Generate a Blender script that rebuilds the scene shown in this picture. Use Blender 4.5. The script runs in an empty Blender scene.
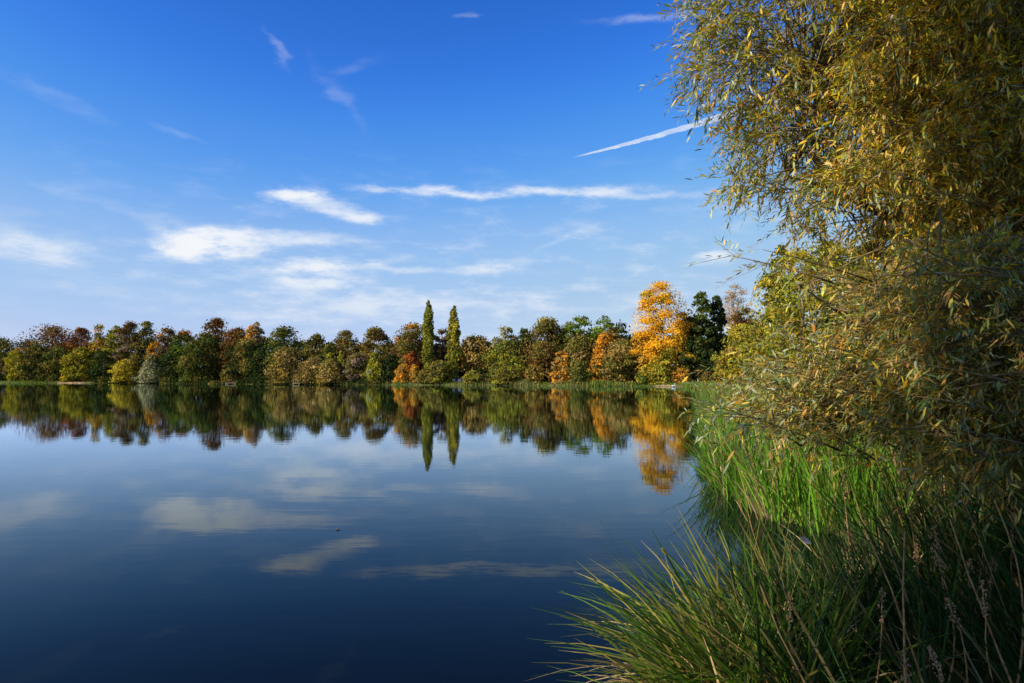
import bpy, math, random
import numpy as np
from mathutils import Vector

# ------------------------------------------------------------------ camera, light, exposure
scene = bpy.context.scene
col = scene.collection
CAM_H = 2.2
F = 683.0
HOR = 378.0
PITCH = math.atan((HOR - 341.5) / F)
cam_d = bpy.data.cameras.new("camera")
cam = bpy.data.objects.new("camera", cam_d)
col.objects.link(cam)
cam_d.sensor_width = 36.0
cam_d.lens = F / 1024.0 * 36.0
cam_d.clip_start = 0.05
cam_d.clip_end = 9000.0
cam.location = (0, 0, CAM_H)
cam.rotation_euler = (math.pi / 2 + PITCH, 0, 0)
scene.camera = cam

SUN_AZ = -120.0       # degrees clockwise from the view direction (negative = left)
SUN_EL = 30.0
SKY_STRENGTH = 0.12
scene.view_settings.view_transform = 'Standard'
scene.view_settings.look = 'None'
scene.view_settings.exposure = 0.60
scene.view_settings.gamma = 1.0
scene.view_settings.use_curve_mapping = False

az, el = math.radians(SUN_AZ), math.radians(SUN_EL)
sun_dir = Vector((math.sin(az) * math.cos(el), math.cos(az) * math.cos(el), math.sin(el)))
sd_ = bpy.data.lights.new("sun", 'SUN')
sd_.energy = 5.0
sd_.angle = math.radians(0.5)
sd_.color = (1.0, 0.88, 0.70)
sun = bpy.data.objects.new("sun", sd_)
col.objects.link(sun)
sun.rotation_euler = sun_dir.to_track_quat('Z', 'Y').to_euler()
sun.location = (-30, -10, 30)


def px_dir(px, py):
    f = np.array([0, math.cos(PITCH), math.sin(PITCH)])
    u = np.array([0, -math.sin(PITCH), math.cos(PITCH)])
    r = np.array([1.0, 0, 0])
    d = f * F + r * (px - 512) + u * (341.5 - py)
    return d / np.linalg.norm(d)


def px_azel(px, py):
    d = px_dir(px, py)
    return math.atan2(d[0], d[1]), math.asin(d[2])


# ---- tiny expression helper for shader maths
class E:
    def __init__(self, nt, s):
        self.nt, self.s = nt, s

    def _op(self, op, *a, clamp=False):
        n = self.nt.nodes.new('ShaderNodeMath')
        n.operation = op
        n.use_clamp = clamp
        for i, v in enumerate((self,) + a):
            if isinstance(v, E):
                self.nt.links.new(v.s, n.inputs[i])
            else:
                n.inputs[i].default_value = v
        return E(self.nt, n.outputs[0])

    def __add__(self, o): return self._op('ADD', o)
    def __sub__(self, o): return self._op('SUBTRACT', o)
    def __mul__(self, o): return self._op('MULTIPLY', o)
    def __truediv__(self, o): return self._op('DIVIDE', o)
    def pow(self, o): return self._op('POWER', o)
    def exp(self): return self._op('EXPONENT')
    def clamp(self): return self._op('ADD', 0.0, clamp=True)
    def max(self, o): return self._op('MAXIMUM', o)
    def abs(self): return self._op('ABSOLUTE')

    def smooth(self, a, b, lo=0.0, hi=1.0):
        n = self.nt.nodes.new('ShaderNodeMapRange')
        n.interpolation_type = 'SMOOTHSTEP'
        self.nt.links.new(self.s, n.inputs[0])
        for i, v in zip((1, 2, 3, 4), (a, b, lo, hi)):
            n.inputs[i].default_value = v
        return E(self.nt, n.outputs[0])


world = bpy.data.worlds.new("World")
scene.world = world
world.use_nodes = True
wt = world.node_tree
wt.nodes.clear()
wout = wt.nodes.new('ShaderNodeOutputWorld')
bg = wt.nodes.new('ShaderNodeBackground')
wt.links.new(bg.outputs[0], wout.inputs[0])
bg.inputs[1].default_value = SKY_STRENGTH
sky = wt.nodes.new('ShaderNodeTexSky')
sky.sky_type = 'NISHITA'
sky.sun_disc = False
sky.sun_elevation = el
sky.sun_rotation = az
sky.altitude = 0
sky.air_density = 1.0
sky.dust_density = 0.35
sky.ozone_density = 2.5
hsv = wt.nodes.new('ShaderNodeHueSaturation')
hsv.inputs['Saturation'].default_value = 1.22
hsv.inputs['Value'].default_value = 1.0
wt.links.new(sky.outputs[0], hsv.inputs['Color'])
pre = wt.nodes.new('ShaderNodeVectorMath'); pre.operation = 'SCALE'
pre.inputs['Scale'].default_value = 0.12
wt.links.new(hsv.outputs[0], pre.inputs[0])
crv = wt.nodes.new('ShaderNodeRGBCurve')          # film-like response of the blue of the sky
crv.mapping.use_clip = False
for ci_, pts_ in ((0, [(.058, .024), (.098, .080), (.205, .31), (.45, .46), (1, .72)]),
                  (1, [(.159, .150), (.238, .30), (.407, .53), (.665, .62), (1, .80)]),
                  (2, [(.342, .60), (.462, .83), (.645, .87), (.80, .84), (1, .90)])):
    cu = crv.mapping.curves[ci_]
    for q_ in pts_[:-1]:
        cu.points.new(*q_)
    cu.points[len(cu.points) - 1].location = pts_[-1]
crv.mapping.update()
wt.links.new(pre.outputs[0], crv.inputs['Color'])
post = wt.nodes.new('ShaderNodeVectorMath'); post.operation = 'SCALE'
post.inputs['Scale'].default_value = 1 / 0.12 / 1.516
wt.links.new(crv.outputs[0], post.inputs[0])
tc = wt.nodes.new('ShaderNodeTexCoord')
sx = wt.nodes.new('ShaderNodeSeparateXYZ')
wt.links.new(tc.outputs['Generated'], sx.inputs[0])
X, Y, Z = (E(wt, sx.outputs[i]) for i in range(3))
AZ = X._op('ARCTAN2', Y)
EL = Z._op('ARCSINE')


def wnoise(scale, detail, sx_, sy_, rough=0.55, off=0.0):
    c = wt.nodes.new('ShaderNodeCombineXYZ')
    wt.links.new((AZ * sx_).s, c.inputs[0])
    wt.links.new((EL * sy_).s, c.inputs[1])
    c.inputs[2].default_value = off
    n = wt.nodes.new('ShaderNodeTexNoise')
    n.inputs['Scale'].default_value = scale
    n.inputs['Detail'].default_value = detail
    n.inputs['Roughness'].default_value = rough
    wt.links.new(c.outputs[0], n.inputs['Vector'])
    return n


wn = wnoise(9.0, 5, 1.0, 2.0, 0.6, 3.1)
ws = wt.nodes.new('ShaderNodeSeparateColor')
wt.links.new(wn.outputs['Color'], ws.inputs[0])
wx = (E(wt, ws.outputs[0]) - 0.5)
wy = (E(wt, ws.outputs[1]) - 0.5)
A2 = AZ + wx * 0.10
E2 = EL + wy * 0.035
det = E(wt, wnoise(13.0, 9, 1.0, 3.4, 0.64, 1.7).outputs['Fac'])
fine = E(wt, wnoise(60.0, 5, 1.0, 1.3, 0.6, 5.0).outputs['Fac'])


def blob(px, py, hw, hh, rot, inten, soft=1.0):
    """alpha of one cloud: direction on the sky, angular half sizes, tilt (degrees, counter-clockwise), density"""
    a0, e0 = px_azel(px, py)
    ca, sa_ = math.cos(math.radians(rot)), math.sin(math.radians(rot))
    du = (A2 - a0)
    dv = (E2 - e0)
    s = (du * ca + dv * sa_) * (F / hw)
    t = (dv * ca - du * sa_) * (F / hh)
    q = s * s + t * t
    m = (q * -0.7).exp()
    v = m * (det * 3.3 - 0.72)
    return v.smooth(0.10, 1.12 * soft, 0.0, inten * .92)


CL = [
    (185, 249, 34, 11, 14, 1.0, .9), (212, 243, 40, 14, 6, 1.0, .85), (250, 241, 60, 9, 2, .55, 1.0), (300, 238, 70, 5, 2, .25, 1.0),
    (301, 194, 22, 8, 0, 1.0, .85), (322, 204, 42, 10, -14, 0.6, 1.0), (352, 218, 28, 6, 0, .8, .9),
    (420, 191, 60, 4, -2, 0.75, 1.1), (500, 195, 80, 4, 1, 0.7, 1.1), (585, 191, 60, 5, 2, 0.75, 1.1), (660, 193, 50, 3.5, -2, .4, 1.0),
    (295, 270, 45, 9, 6, 0.85, .9), (315, 282, 46, 10, 5, 0.75, .9), (420, 271, 110, 4.5, 0, 0.5, 1.0),
    (48, 252, 36, 9, -3, 0.6, 1.0), (0, 236, 46, 20, -20, .22, 1.0), (500, 305, 60, 8, 0, 0.40, 1.0),
    (380, 307, 120, 12, 2, 0.5, 1.0), (150, 293, 110, 5, 0, 0.2, 1.0), (120, 208, 60, 6, -8, 0.12, 1.0),
    (710, 258, 24, 6, 2, 0.75, 1.0), (338, 92, 34, 7, -48, 0.13, 1.1), (352, 72, 30, 5, 20, .09, 1.1), (280, 50, 20, 4, -40, 0.17, 1.1),
    (655, 16, 50, 3.6, 0, 0.26, 1.1), (468, 15, 14, 2.6, 0, 0.26, 1.1), (176, 134, 18, 3, -15, 0.14, 1.1),
    (35, 90, 60, 6, -16, 0.09, 1.1), (560, 243, 34, 4, 22, 0.2, 1.1), (640, 300, 70, 6, 5, .2, 1.0),
]
tot = None
for c in CL:
    b = blob(*c)
    tot = b if tot is None else (tot + b - tot * b)
# aircraft trail, widening to the right
(a1, e1), (a2, e2) = px_azel(570, 158), px_azel(760, 104)
L = math.hypot(a2 - a1, e2 - e1)
ca, sa_ = (a2 - a1) / L, (e2 - e1) / L
cs = ((AZ - a1) * ca + (EL - e1) * sa_) / L
ct = (EL - e1) * ca - (AZ - a1) * sa_
wid = cs.max(0.0).pow(0.9) * 0.0052 + 0.0006
tt = (ct + (fine - 0.5) * (wid * 1.6)).abs() / wid
trail = (tt.smooth(0.75, 1.15, 1.0, 0.0)) * cs.smooth(0.0, 0.12) * cs.smooth(0.95, 1.5, 0.72, 0.0) * (fine * 1.1 + 0.22)
tot = tot + trail.clamp() - tot * trail.clamp()
veil = (det.smooth(0.46, 0.8, 0.0, 0.50)) * AZ.smooth(-.75, -.15, .25, 1.0) * EL.smooth(0.0, 0.08) * EL.smooth(0.12, 0.36, 1.0, 0.0)
tot = tot + veil - tot * veil
tot = tot.clamp() * Z.smooth(0.0, 0.02)
mix = wt.nodes.new('ShaderNodeMix')
mix.data_type = 'RGBA'
wt.links.new(tot.s, mix.inputs[0])
wt.links.new(post.outputs[0], mix.inputs[6])
mix.inputs[7].default_value = (5.0, 5.15, 5.35, 1)
wt.links.new(mix.outputs[2], bg.inputs[0])

rng = np.random.default_rng(7)
random.seed(7)


# ------------------------------------------------------------------ helpers
def link(o, parent=None):
    col.objects.link(o)
    if parent is not None:
        o.parent = parent
    return o


def tag(o, label=None, cat=None, group=None, kind=None):
    if label: o['label'] = label
    if cat: o['category'] = cat
    if group: o['group'] = group
    if kind: o['kind'] = kind
    return o


def empty(name, loc, label, cat, group=None):
    o = bpy.data.objects.new(name, None)
    o.empty_display_size = 0.3
    o.location = loc
    link(o)
    return tag(o, label, cat, group)


def mesh_np(name, verts, nper, colors, mat, parent=None, origin=None, smooth=False):
    """verts (N*nper,3): N faces of nper own vertices each, one colour per face"""
    v = np.asarray(verts, dtype=np.float32).reshape(-1, 3)
    if origin is not None:
        v = v - np.asarray(origin, dtype=np.float32)
    n = len(v) // nper
    me = bpy.data.meshes.new(name)
    me.vertices.add(len(v)); me.vertices.foreach_set('co', v.ravel())
    me.loops.add(len(v)); me.loops.foreach_set('vertex_index', np.arange(len(v), dtype=np.int32))
    me.polygons.add(n); me.polygons.foreach_set('loop_start', np.arange(0, len(v), nper, dtype=np.int32))
    me.update(calc_edges=True)
    if colors is not None:
        at = me.attributes.new('tint', 'FLOAT_COLOR', 'FACE')
        c = np.ones((n, 4), dtype=np.float32); c[:, :3] = colors
        at.data.foreach_set('color', c.ravel())
    me.materials.append(mat)
    o = bpy.data.objects.new(name, me)
    return link(o, parent)


def mesh_idx(name, verts, faces, mat, parent=None, smooth=True):
    me = bpy.data.meshes.new(name)
    me.from_pydata([tuple(map(float, p)) for p in verts], [], faces)
    me.update()
    if smooth:
        me.polygons.foreach_set('use_smooth', [True] * len(me.polygons))
    me.materials.append(mat)
    o = bpy.data.objects.new(name, me)
    return link(o, parent)


def unit(a):
    a = np.asarray(a, dtype=float)
    return a / np.maximum(np.linalg.norm(a, axis=-1, keepdims=True), 1e-9)


def tubes_geo(paths, sides=6):
    """paths: list of (points (k,3), radii (k,)) -> verts, faces of tapered tubes in one mesh"""
    V, Fc = [], []
    for pts, rad in paths:
        pts = np.asarray(pts, float)
        k = len(pts)
        tan = np.gradient(pts, axis=0)
        tan = unit(tan)
        ref = np.array([0.31, 0.17, 0.93]) if abs(tan[0][2]) < .9 else np.array([1.0, .1, 0])
        s = unit(np.cross(tan, ref)); t = np.cross(tan, s)
        b = len(V)
        for i in range(k):
            for j in range(sides):
                a = 2 * math.pi * j / sides
                V.append(pts[i] + rad[i] * (math.cos(a) * s[i] + math.sin(a) * t[i]))
        for i in range(k - 1):
            for j in range(sides):
                j2 = (j + 1) % sides
                Fc.append((b + i * sides + j, b + i * sides + j2, b + (i + 1) * sides + j2, b + (i + 1) * sides + j))
        Fc.append(tuple(b + j for j in range(sides))[::-1])
        Fc.append(tuple(b + (k - 1) * sides + j for j in range(sides)))
    return V, Fc


# ------------------------------------------------------------------ materials
def new_mat(name):
    m = bpy.data.materials.new(name)
    m.use_nodes = True
    nt = m.node_tree
    nt.nodes.clear()
    out = nt.nodes.new('ShaderNodeOutputMaterial')
    return m, nt, out


def leaf_mat(name, transl=0.35, gloss=0.0, rough=0.45, under=None):
    """leaf colour from the face attribute; light also comes through the blade; optional pale underside"""
    m, nt, out = new_mat(name)
    at = nt.nodes.new('ShaderNodeAttribute'); at.attribute_name = 'tint'
    csock = at.outputs['Color']
    if under is not None:
        g = nt.nodes.new('ShaderNodeNewGeometry')
        mx = nt.nodes.new('ShaderNodeMix'); mx.data_type = 'RGBA'
        nt.links.new(g.outputs['Backfacing'], mx.inputs[0])
        nt.links.new(csock, mx.inputs[6])
        mu = nt.nodes.new('ShaderNodeMix'); mu.data_type = 'RGBA'; mu.inputs[0].default_value = under[3]
        nt.links.new(csock, mu.inputs[6]); mu.inputs[7].default_value = (*under[:3], 1)
        nt.links.new(mu.outputs[2], mx.inputs[7])
        csock = mx.outputs[2]
    p = nt.nodes.new('ShaderNodeBsdfPrincipled')
    nt.links.new(csock, p.inputs['Base Color'])
    p.inputs['Roughness'].default_value = rough
    p.inputs['Specular IOR Level'].default_value = gloss
    t = nt.nodes.new('ShaderNodeBsdfTranslucent')
    hs = nt.nodes.new('ShaderNodeHueSaturation'); hs.inputs['Saturation'].default_value = 1.15
    nt.links.new(csock, hs.inputs['Color'])
    nt.links.new(hs.outputs[0], t.inputs['Color'])
    mx2 = nt.nodes.new('ShaderNodeMixShader'); mx2.inputs[0].default_value = transl
    nt.links.new(p.outputs[0], mx2.inputs[1]); nt.links.new(t.outputs[0], mx2.inputs[2])
    nt.links.new(mx2.outputs[0], out.inputs[0])
    return m


def noise_mat(name, c1, c2, scale=3.0, rough=0.9, stretch=(1, 1, 1), bump=0.0, c3=None, spec=0.2):
    m, nt, out = new_mat(name)
    g = nt.nodes.new('ShaderNodeTexCoord')
    mp = nt.nodes.new('ShaderNodeMapping'); mp.inputs['Scale'].default_value = stretch
    nt.links.new(g.outputs['Object'], mp.inputs[0])
    n = nt.nodes.new('ShaderNodeTexNoise'); n.inputs['Scale'].default_value = scale; n.inputs['Detail'].default_value = 7
    nt.links.new(mp.outputs[0], n.inputs['Vector'])
    r = nt.nodes.new('ShaderNodeValToRGB')
    r.color_ramp.elements[0].position = .35; r.color_ramp.elements[0].color = (*c1, 1)
    r.color_ramp.elements[1].position = .65; r.color_ramp.elements[1].color = (*c2, 1)
    if c3:
        e = r.color_ramp.elements.new(.52); e.color = (*c3, 1)
    nt.links.new(n.outputs['Fac'], r.inputs[0])
    p = nt.nodes.new('ShaderNodeBsdfPrincipled'); p.inputs['Roughness'].default_value = rough
    p.inputs['Specular IOR Level'].default_value = spec
    nt.links.new(r.outputs[0], p.inputs['Base Color'])
    if bump:
        b = nt.nodes.new('ShaderNodeBump'); b.inputs['Strength'].default_value = bump; b.inputs['Distance'].default_value = .02
        nt.links.new(n.outputs['Fac'], b.inputs['Height']); nt.links.new(b.outputs[0], p.inputs['Normal'])
    nt.links.new(p.outputs[0], out.inputs[0])
    return m


M_FAR = leaf_mat('distant_foliage', 0.34)
M_WILLOW = leaf_mat('willow_leaves', 0.42, gloss=0.35, rough=0.42, under=(0.34, 0.38, 0.26, 0.22))
M_BLADE = leaf_mat('grass_blades', 0.36, gloss=0.16, rough=0.45)
M_BARK = noise_mat('grey_bark', (.05, .038, .028), (.14, .115, .09), 9, .95, (1, 1, .25), .6)
M_PALEBARK = noise_mat('pale_bark', (.22, .19, .15), (.40, .36, .30), 6, .9, (1, 1, .3), .4)
M_TWIG = noise_mat('willow_bark', (.07, .05, .025), (.20, .15, .07), 14, .85, (1, 1, .3), .4)
M_SEED = noise_mat('seed_head', (.20, .12, .06), (.42, .26, .15), 60, .95)
M_DRY = noise_mat('dry_stem', (.22, .12, .045), (.45, .28, .12), 25, .8)
M_WHITE = noise_mat('white_paint', (.62, .60, .58), (.80, .78, .76), 2.0, .8)
M_ROOF = noise_mat('dark_roof', (.05, .045, .045), (.10, .09, .085), 3.0, .85)
M_GLASS = noise_mat('dark_window', (.01, .012, .015), (.02, .024, .03), 1.0, .15, spec=.6)
M_WOOD = noise_mat('weathered_wood', (.18, .155, .125), (.34, .30, .25), 5.0, .85, (1, 6, 6), .3)
M_FEATHER = noise_mat('white_plumage', (.70, .70, .68), (.84, .84, .82), 20, .8)
M_BEAK = noise_mat('orange_beak', (.55, .20, .03), (.65, .28, .05), 20, .5)

# ------------------------------------------------------------------ the lake outline and the ground
SHORE = np.array([(-420, -40), (-200, -18), (-60, -9), (-22, -3.0), (-15, -.8), (-11, -1.0), (-3, -.6), (0.1, 1.0), (0.45, 2.6), (0.95, 4.0),
                  (1.7, 5.4), (3.0, 6.4), (4.4, 7.2), (4.9, 8.4), (4.5, 9.6), (3.9, 10.9), (4.15, 13), (5.2, 17), (7.4, 25),
                  (11.0, 38), (17, 62), (26, 95), (36, 131), (43, 158), (42, 170), (33, 180), (18, 188), (2, 200), (-16, 208),
                  (-40, 214), (-62, 224), (-90, 238), (-118, 256), (-150, 280), (-178, 292), (-205, 296), (-235, 300),
                  (-330, 330), (-470, 290), (-520, 80)], float)


def densify(P, step_fn):
    out = []
    n = len(P)
    for i in range(n):
        a, b = P[i], P[(i + 1) % n]
        d = np.linalg.norm(b - a)
        st = step_fn((a + b) / 2)
        k = max(1, int(d / st))
        for j in range(k):
            out.append(a + (b - a) * j / k)
    return np.array(out)


_d = densify(SHORE, lambda p: max(.35, np.linalg.norm(p) * .03))
_w = np.linalg.norm(_d, axis=1)[:, None]
jit = rng.normal(0, 1, _d.shape)
jit = (jit + np.roll(jit, 1, 0) + np.roll(jit, -1, 0)) / 3
SH = _d + jit * np.minimum(.9, .012 * _w + .05)


def signed(P):
    """distance to the shoreline, positive on land"""
    P = np.asarray(P, float)
    out = np.empty(len(P))
    A = SH; B = np.roll(SH, -1, 0); AB = B - A
    L2 = (AB ** 2).sum(1)
    for s in range(0, len(P), 4000):
        p = P[s:s + 4000]
        ap = p[:, None] - A[None]
        t = np.clip((ap * AB).sum(2) / L2, 0, 1)
        d = np.sqrt((((ap - t[..., None] * AB) ** 2).sum(2)).min(1))
        yi, yj = A[:, 1][None], B[:, 1][None]
        cr = ((yi > p[:, 1:2]) != (yj > p[:, 1:2])) & (p[:, 0:1] < (B[:, 0] - A[:, 0])[None] * (p[:, 1:2] - yi) / (np.where(yj == yi, 1e-9, yj - yi)) + A[:, 0][None])
        ins = cr.sum(1) % 2 == 1
        out[s:s + 4000] = np.where(ins, -d, d)
    return out


def height(P):
    P = np.asarray(P, float).reshape(-1, 2)
    sdv = signed(P)
    bump = .06 * np.sin(P[:, 0] * 1.9 + 2 * np.sin(P[:, 1] * .7)) * np.cos(P[:, 1] * 1.3 + P[:, 0] * .6)
    big = .25 * np.sin(P[:, 0] * .05 + 1) * np.cos(P[:, 1] * .043)
    up = .42 * (1 - np.exp(-np.maximum(sdv, 0) / .8)) + .9 * (1 - np.exp(-np.maximum(sdv, 0) / 14)) + np.maximum(sdv, 0) * .002
    up = up + bump * np.clip(sdv, 0, 1) + big * np.clip(sdv / 20, 0, 1)
    dn = -1.8 * (1 - np.exp(-np.maximum(-sdv, 0) / 3.0))
    return np.where(sdv > 0, up, dn)


def axis(lo, hi, fine_lo, fine_hi, f, mid, grow, midlo, midhi):
    a = list(np.arange(fine_lo, fine_hi, f))
    x, s = fine_hi, f
    while x < hi:
        a.append(x); s = min(s * 1.12, mid) if x < midhi else s * grow; x += s
    a.append(hi)
    x, s, b = fine_lo, f, []
    while x > lo:
        s = min(s * 1.12, mid) if x > midlo else s * grow; x -= s; b.append(max(x, lo))
    return np.array(b[::-1] + a)


gx = axis(-2600, 2600, -3, 9, .22, 2.4, 1.25, -250, 80)
gy = axis(-700, 3200, -1, 15, .22, 2.2, 1.25, -30, 320)
GX, GY = np.meshgrid(gx, gy)
P = np.stack([GX.ravel(), GY.ravel()], 1)
hz = height(P)
nx, ny = len(gx), len(gy)
idx = np.arange(nx * ny).reshape(ny, nx)
quads = np.stack([idx[:-1, :-1], idx[:-1, 1:], idx[1:, 1:], idx[1:, :-1]], -1).reshape(-1, 4)
me = bpy.data.meshes.new('ground')
me.vertices.add(nx * ny); me.vertices.foreach_set('co', np.column_stack([P, hz]).astype(np.float32).ravel())
me.loops.add(quads.size); me.loops.foreach_set('vertex_index', quads.astype(np.int32).ravel())
me.polygons.add(len(quads)); me.polygons.foreach_set('loop_start', np.arange(0, quads.size, 4, dtype=np.int32))
me.polygons.foreach_set('use_smooth', np.ones(len(quads), dtype=bool))
me.update(calc_edges=True)
m, nt, out = new_mat('bank_soil_and_turf')
g = nt.nodes.new('ShaderNodeNewGeometry')
n1 = nt.nodes.new('ShaderNodeTexNoise'); n1.inputs['Scale'].default_value = .35; n1.inputs['Detail'].default_value = 10; n1.inputs['Roughness'].default_value = .7
nt.links.new(g.outputs['Position'], n1.inputs['Vector'])
r = nt.nodes.new('ShaderNodeValToRGB')
r.color_ramp.elements[0].position = .36; r.color_ramp.elements[0].color = (.045, .07, .018, 1)
r.color_ramp.elements[1].position = .66; r.color_ramp.elements[1].color = (.22, .16, .06, 1)
e = r.color_ramp.elements.new(.5); e.color = (.11, .12, .03, 1)
nt.links.new(n1.outputs['Fac'], r.inputs[0])
sp = nt.nodes.new('ShaderNodeSeparateXYZ'); nt.links.new(g.outputs['Position'], sp.inputs[0])
PX, PY = E(nt, sp.outputs[0]), E(nt, sp.outputs[1])
def patch_(cx, cy, rx, ry):
    a_ = (PX - cx) / rx; b_ = (PY - cy) / ry
    return (a_ * a_ + b_ * b_ + (E(nt, n1.outputs['Fac']) - .5) * 1.6).smooth(.7, 1.3, 1.0, 0.0)
sandf = patch_(-193, 297, 10, 6).max(patch_(39.5, 173, 4.5, 5))
ms = nt.nodes.new('ShaderNodeMix'); ms.data_type = 'RGBA'
nt.links.new(sandf.s, ms.inputs[0]); nt.links.new(r.outputs[0], ms.inputs[6]); ms.inputs[7].default_value = (.42, .28, .17, 1)
r = ms
wet = E(nt, sp.outputs[2]).smooth(-.05, .16)
mxx = nt.nodes.new('ShaderNodeMix'); mxx.data_type = 'RGBA'
nt.links.new(wet.s, mxx.inputs[0]); mxx.inputs[6].default_value = (.035, .03, .02, 1); nt.links.new(r.outputs[2], mxx.inputs[7])
p = nt.nodes.new('ShaderNodeBsdfPrincipled'); p.inputs['Roughness'].default_value = .95; p.inputs['Specular IOR Level'].default_value = .1
nt.links.new(mxx.outputs[2], p.inputs['Base Color'])
b = nt.nodes.new('ShaderNodeBump'); b.inputs['Strength'].default_value = .8; b.inputs['Distance'].default_value = .1
nt.links.new(n1.outputs['Fac'], b.inputs['Height']); nt.links.new(b.outputs[0], p.inputs['Normal'])
nt.links.new(p.outputs[0], out.inputs[0])
me.materials.append(m)
ground = link(bpy.data.objects.new('ground', me))
tag(ground, kind='structure', label='grassy earth bank and lake bed around the water')

# ------------------------------------------------------------------ the water
m, nt, out = new_mat('calm_lake_water')
g = nt.nodes.new('ShaderNodeNewGeometry')
mp = nt.nodes.new('ShaderNodeMapping'); mp.inputs['Scale'].default_value = (.55, 1.5, 1)
nt.links.new(g.outputs['Position'], mp.inputs[0])
w1 = nt.nodes.new('ShaderNodeTexNoise'); w1.inputs['Scale'].default_value = 1.5; w1.inputs['Detail'].default_value = 3
w2 = nt.nodes.new('ShaderNodeTexNoise'); w2.inputs['Scale'].default_value = .10; w2.inputs['Detail'].default_value = 2
nt.links.new(mp.outputs[0], w1.inputs['Vector']); nt.links.new(mp.outputs[0], w2.inputs['Vector'])
hh = E(nt, w1.outputs['Fac']) * E(nt, w2.outputs['Fac']).smooth(.35, .7, .35, 1.0)
b = nt.nodes.new('ShaderNodeBump'); b.inputs['Strength'].default_value = 1.0; b.inputs['Distance'].default_value = .0026
nt.links.new(hh.s, b.inputs['Height'])
fr = nt.nodes.new('ShaderNodeFresnel'); fr.inputs['IOR'].default_value = 1.333
nt.links.new(b.outputs[0], fr.inputs['Normal'])
kf = (E(nt, fr.outputs[0]).pow(1.75) * 1.95).clamp()
gl = nt.nodes.new('ShaderNodeBsdfGlossy'); gl.inputs['Roughness'].default_value = .02
gl.inputs['Color'].default_value = (.81, .92, 1, 1)
nt.links.new(b.outputs[0], gl.inputs['Normal'])
df = nt.nodes.new('ShaderNodeBsdfDiffuse'); df.inputs['Color'].default_value = (.0022, .0045, .0050, 1)
mxs = nt.nodes.new('ShaderNodeMixShader')
nt.links.new(kf.s, mxs.inputs[0]); nt.links.new(df.outputs[0], mxs.inputs[1]); nt.links.new(gl.outputs[0], mxs.inputs[2])
nt.links.new(mxs.outputs[0], out.inputs[0])
water = mesh_idx('water', [(-560, -60, 0), (80, -60, 0), (80, 360, 0), (-560, 360, 0)], [(0, 1, 2, 3)], m, smooth=False)
tag(water, kind='structure', label='calm dark blue lake surface mirroring trees and sky')


# ------------------------------------------------------------------ distant trees
def shore_y(px):
    """distance of the far shoreline along the column px"""
    k = (px - 512) / F
    ys = np.arange(60, 340, .5)
    s = signed(np.stack([k * ys, ys], 1))
    neg = np.where(s < 0)[0]
    return ys[neg[-1]] if len(neg) else 165.0


PAL = {  # (colour, weight) lists: leaf colours, 'green' and 'dark' deepened to stand for shade
    'green':   [((.048, .074, .016), 5), ((.085, .10, .022), 3), ((.16, .15, .03), 1)],
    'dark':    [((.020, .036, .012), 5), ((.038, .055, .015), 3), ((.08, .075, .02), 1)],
    'bright':  [((.12, .19, .025), 5), ((.20, .24, .03), 3), ((.07, .11, .02), 2)],
    'olive':   [((.15, .13, .03), 5), ((.10, .10, .025), 4), ((.24, .18, .04), 2)],
    'tan':     [((.30, .21, .07), 5), ((.20, .15, .045), 4), ((.38, .27, .09), 2)],
    'ochre':   [((.36, .24, .055), 5), ((.24, .17, .04), 3), ((.15, .12, .03), 2)],
    'brown':   [((.13, .075, .025), 5), ((.20, .12, .035), 3), ((.08, .065, .02), 3)],
    'rust':    [((.20, .085, .028), 5), ((.13, .06, .025), 4), ((.28, .14, .04), 2)],
    'red':     [((.30, .085, .02), 5), ((.20, .06, .02), 3), ((.40, .17, .03), 2)],
    'maroon':  [((.11, .035, .02), 5), ((.16, .06, .025), 3)],
    'orange':  [((.58, .27, .025), 5), ((.45, .20, .03), 3), ((.30, .18, .03), 2)],
    'gold':    [((.78, .42, .025), 6), ((.66, .31, .02), 4), ((.55, .38, .04), 2)],
    'yellow':  [((.40, .31, .03), 5), ((.28, .24, .03), 4), ((.18, .17, .03), 2)],
    'ygreen':  [((.24, .23, .03), 5), ((.16, .18, .025), 4), ((.34, .28, .035), 2)],
    'poplar':  [((.17, .18, .028), 5), ((.24, .22, .035), 3), ((.10, .12, .02), 3)],
    'pale':    [((.26, .26, .14), 5), ((.18, .19, .08), 4), ((.34, .32, .20), 1)],
    'beige':   [((.40, .30, .19), 5), ((.30, .21, .12), 3), ((.45, .26, .06), 2)],
    'greyb':   [((.20, .15, .10), 5), ((.13, .10, .06), 4), ((.26, .19, .10), 2)],
}


def palette_pick(pal, n, r):
    cs = np.array([c for c, w in pal]); w = np.array([w for c, w in pal], float)
    return cs[r.choice(len(cs), n, p=w / w.sum())]


def leaf_quads(P, N, size, r):
    """one small bent leaf-clump quad per point"""
    n = len(P)
    a = unit(np.cross(N, unit(r.normal(size=(n, 3)))))
    b = np.cross(N, a)
    s = (size * r.uniform(.6, 1.35, n))[:, None]
    k = r.uniform(.5, 1.0, n)[:, None]
    a = a * s; b = b * s * k
    return np.stack([P - a, P - b * .9, P + a, P + b * .9], 1)


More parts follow.
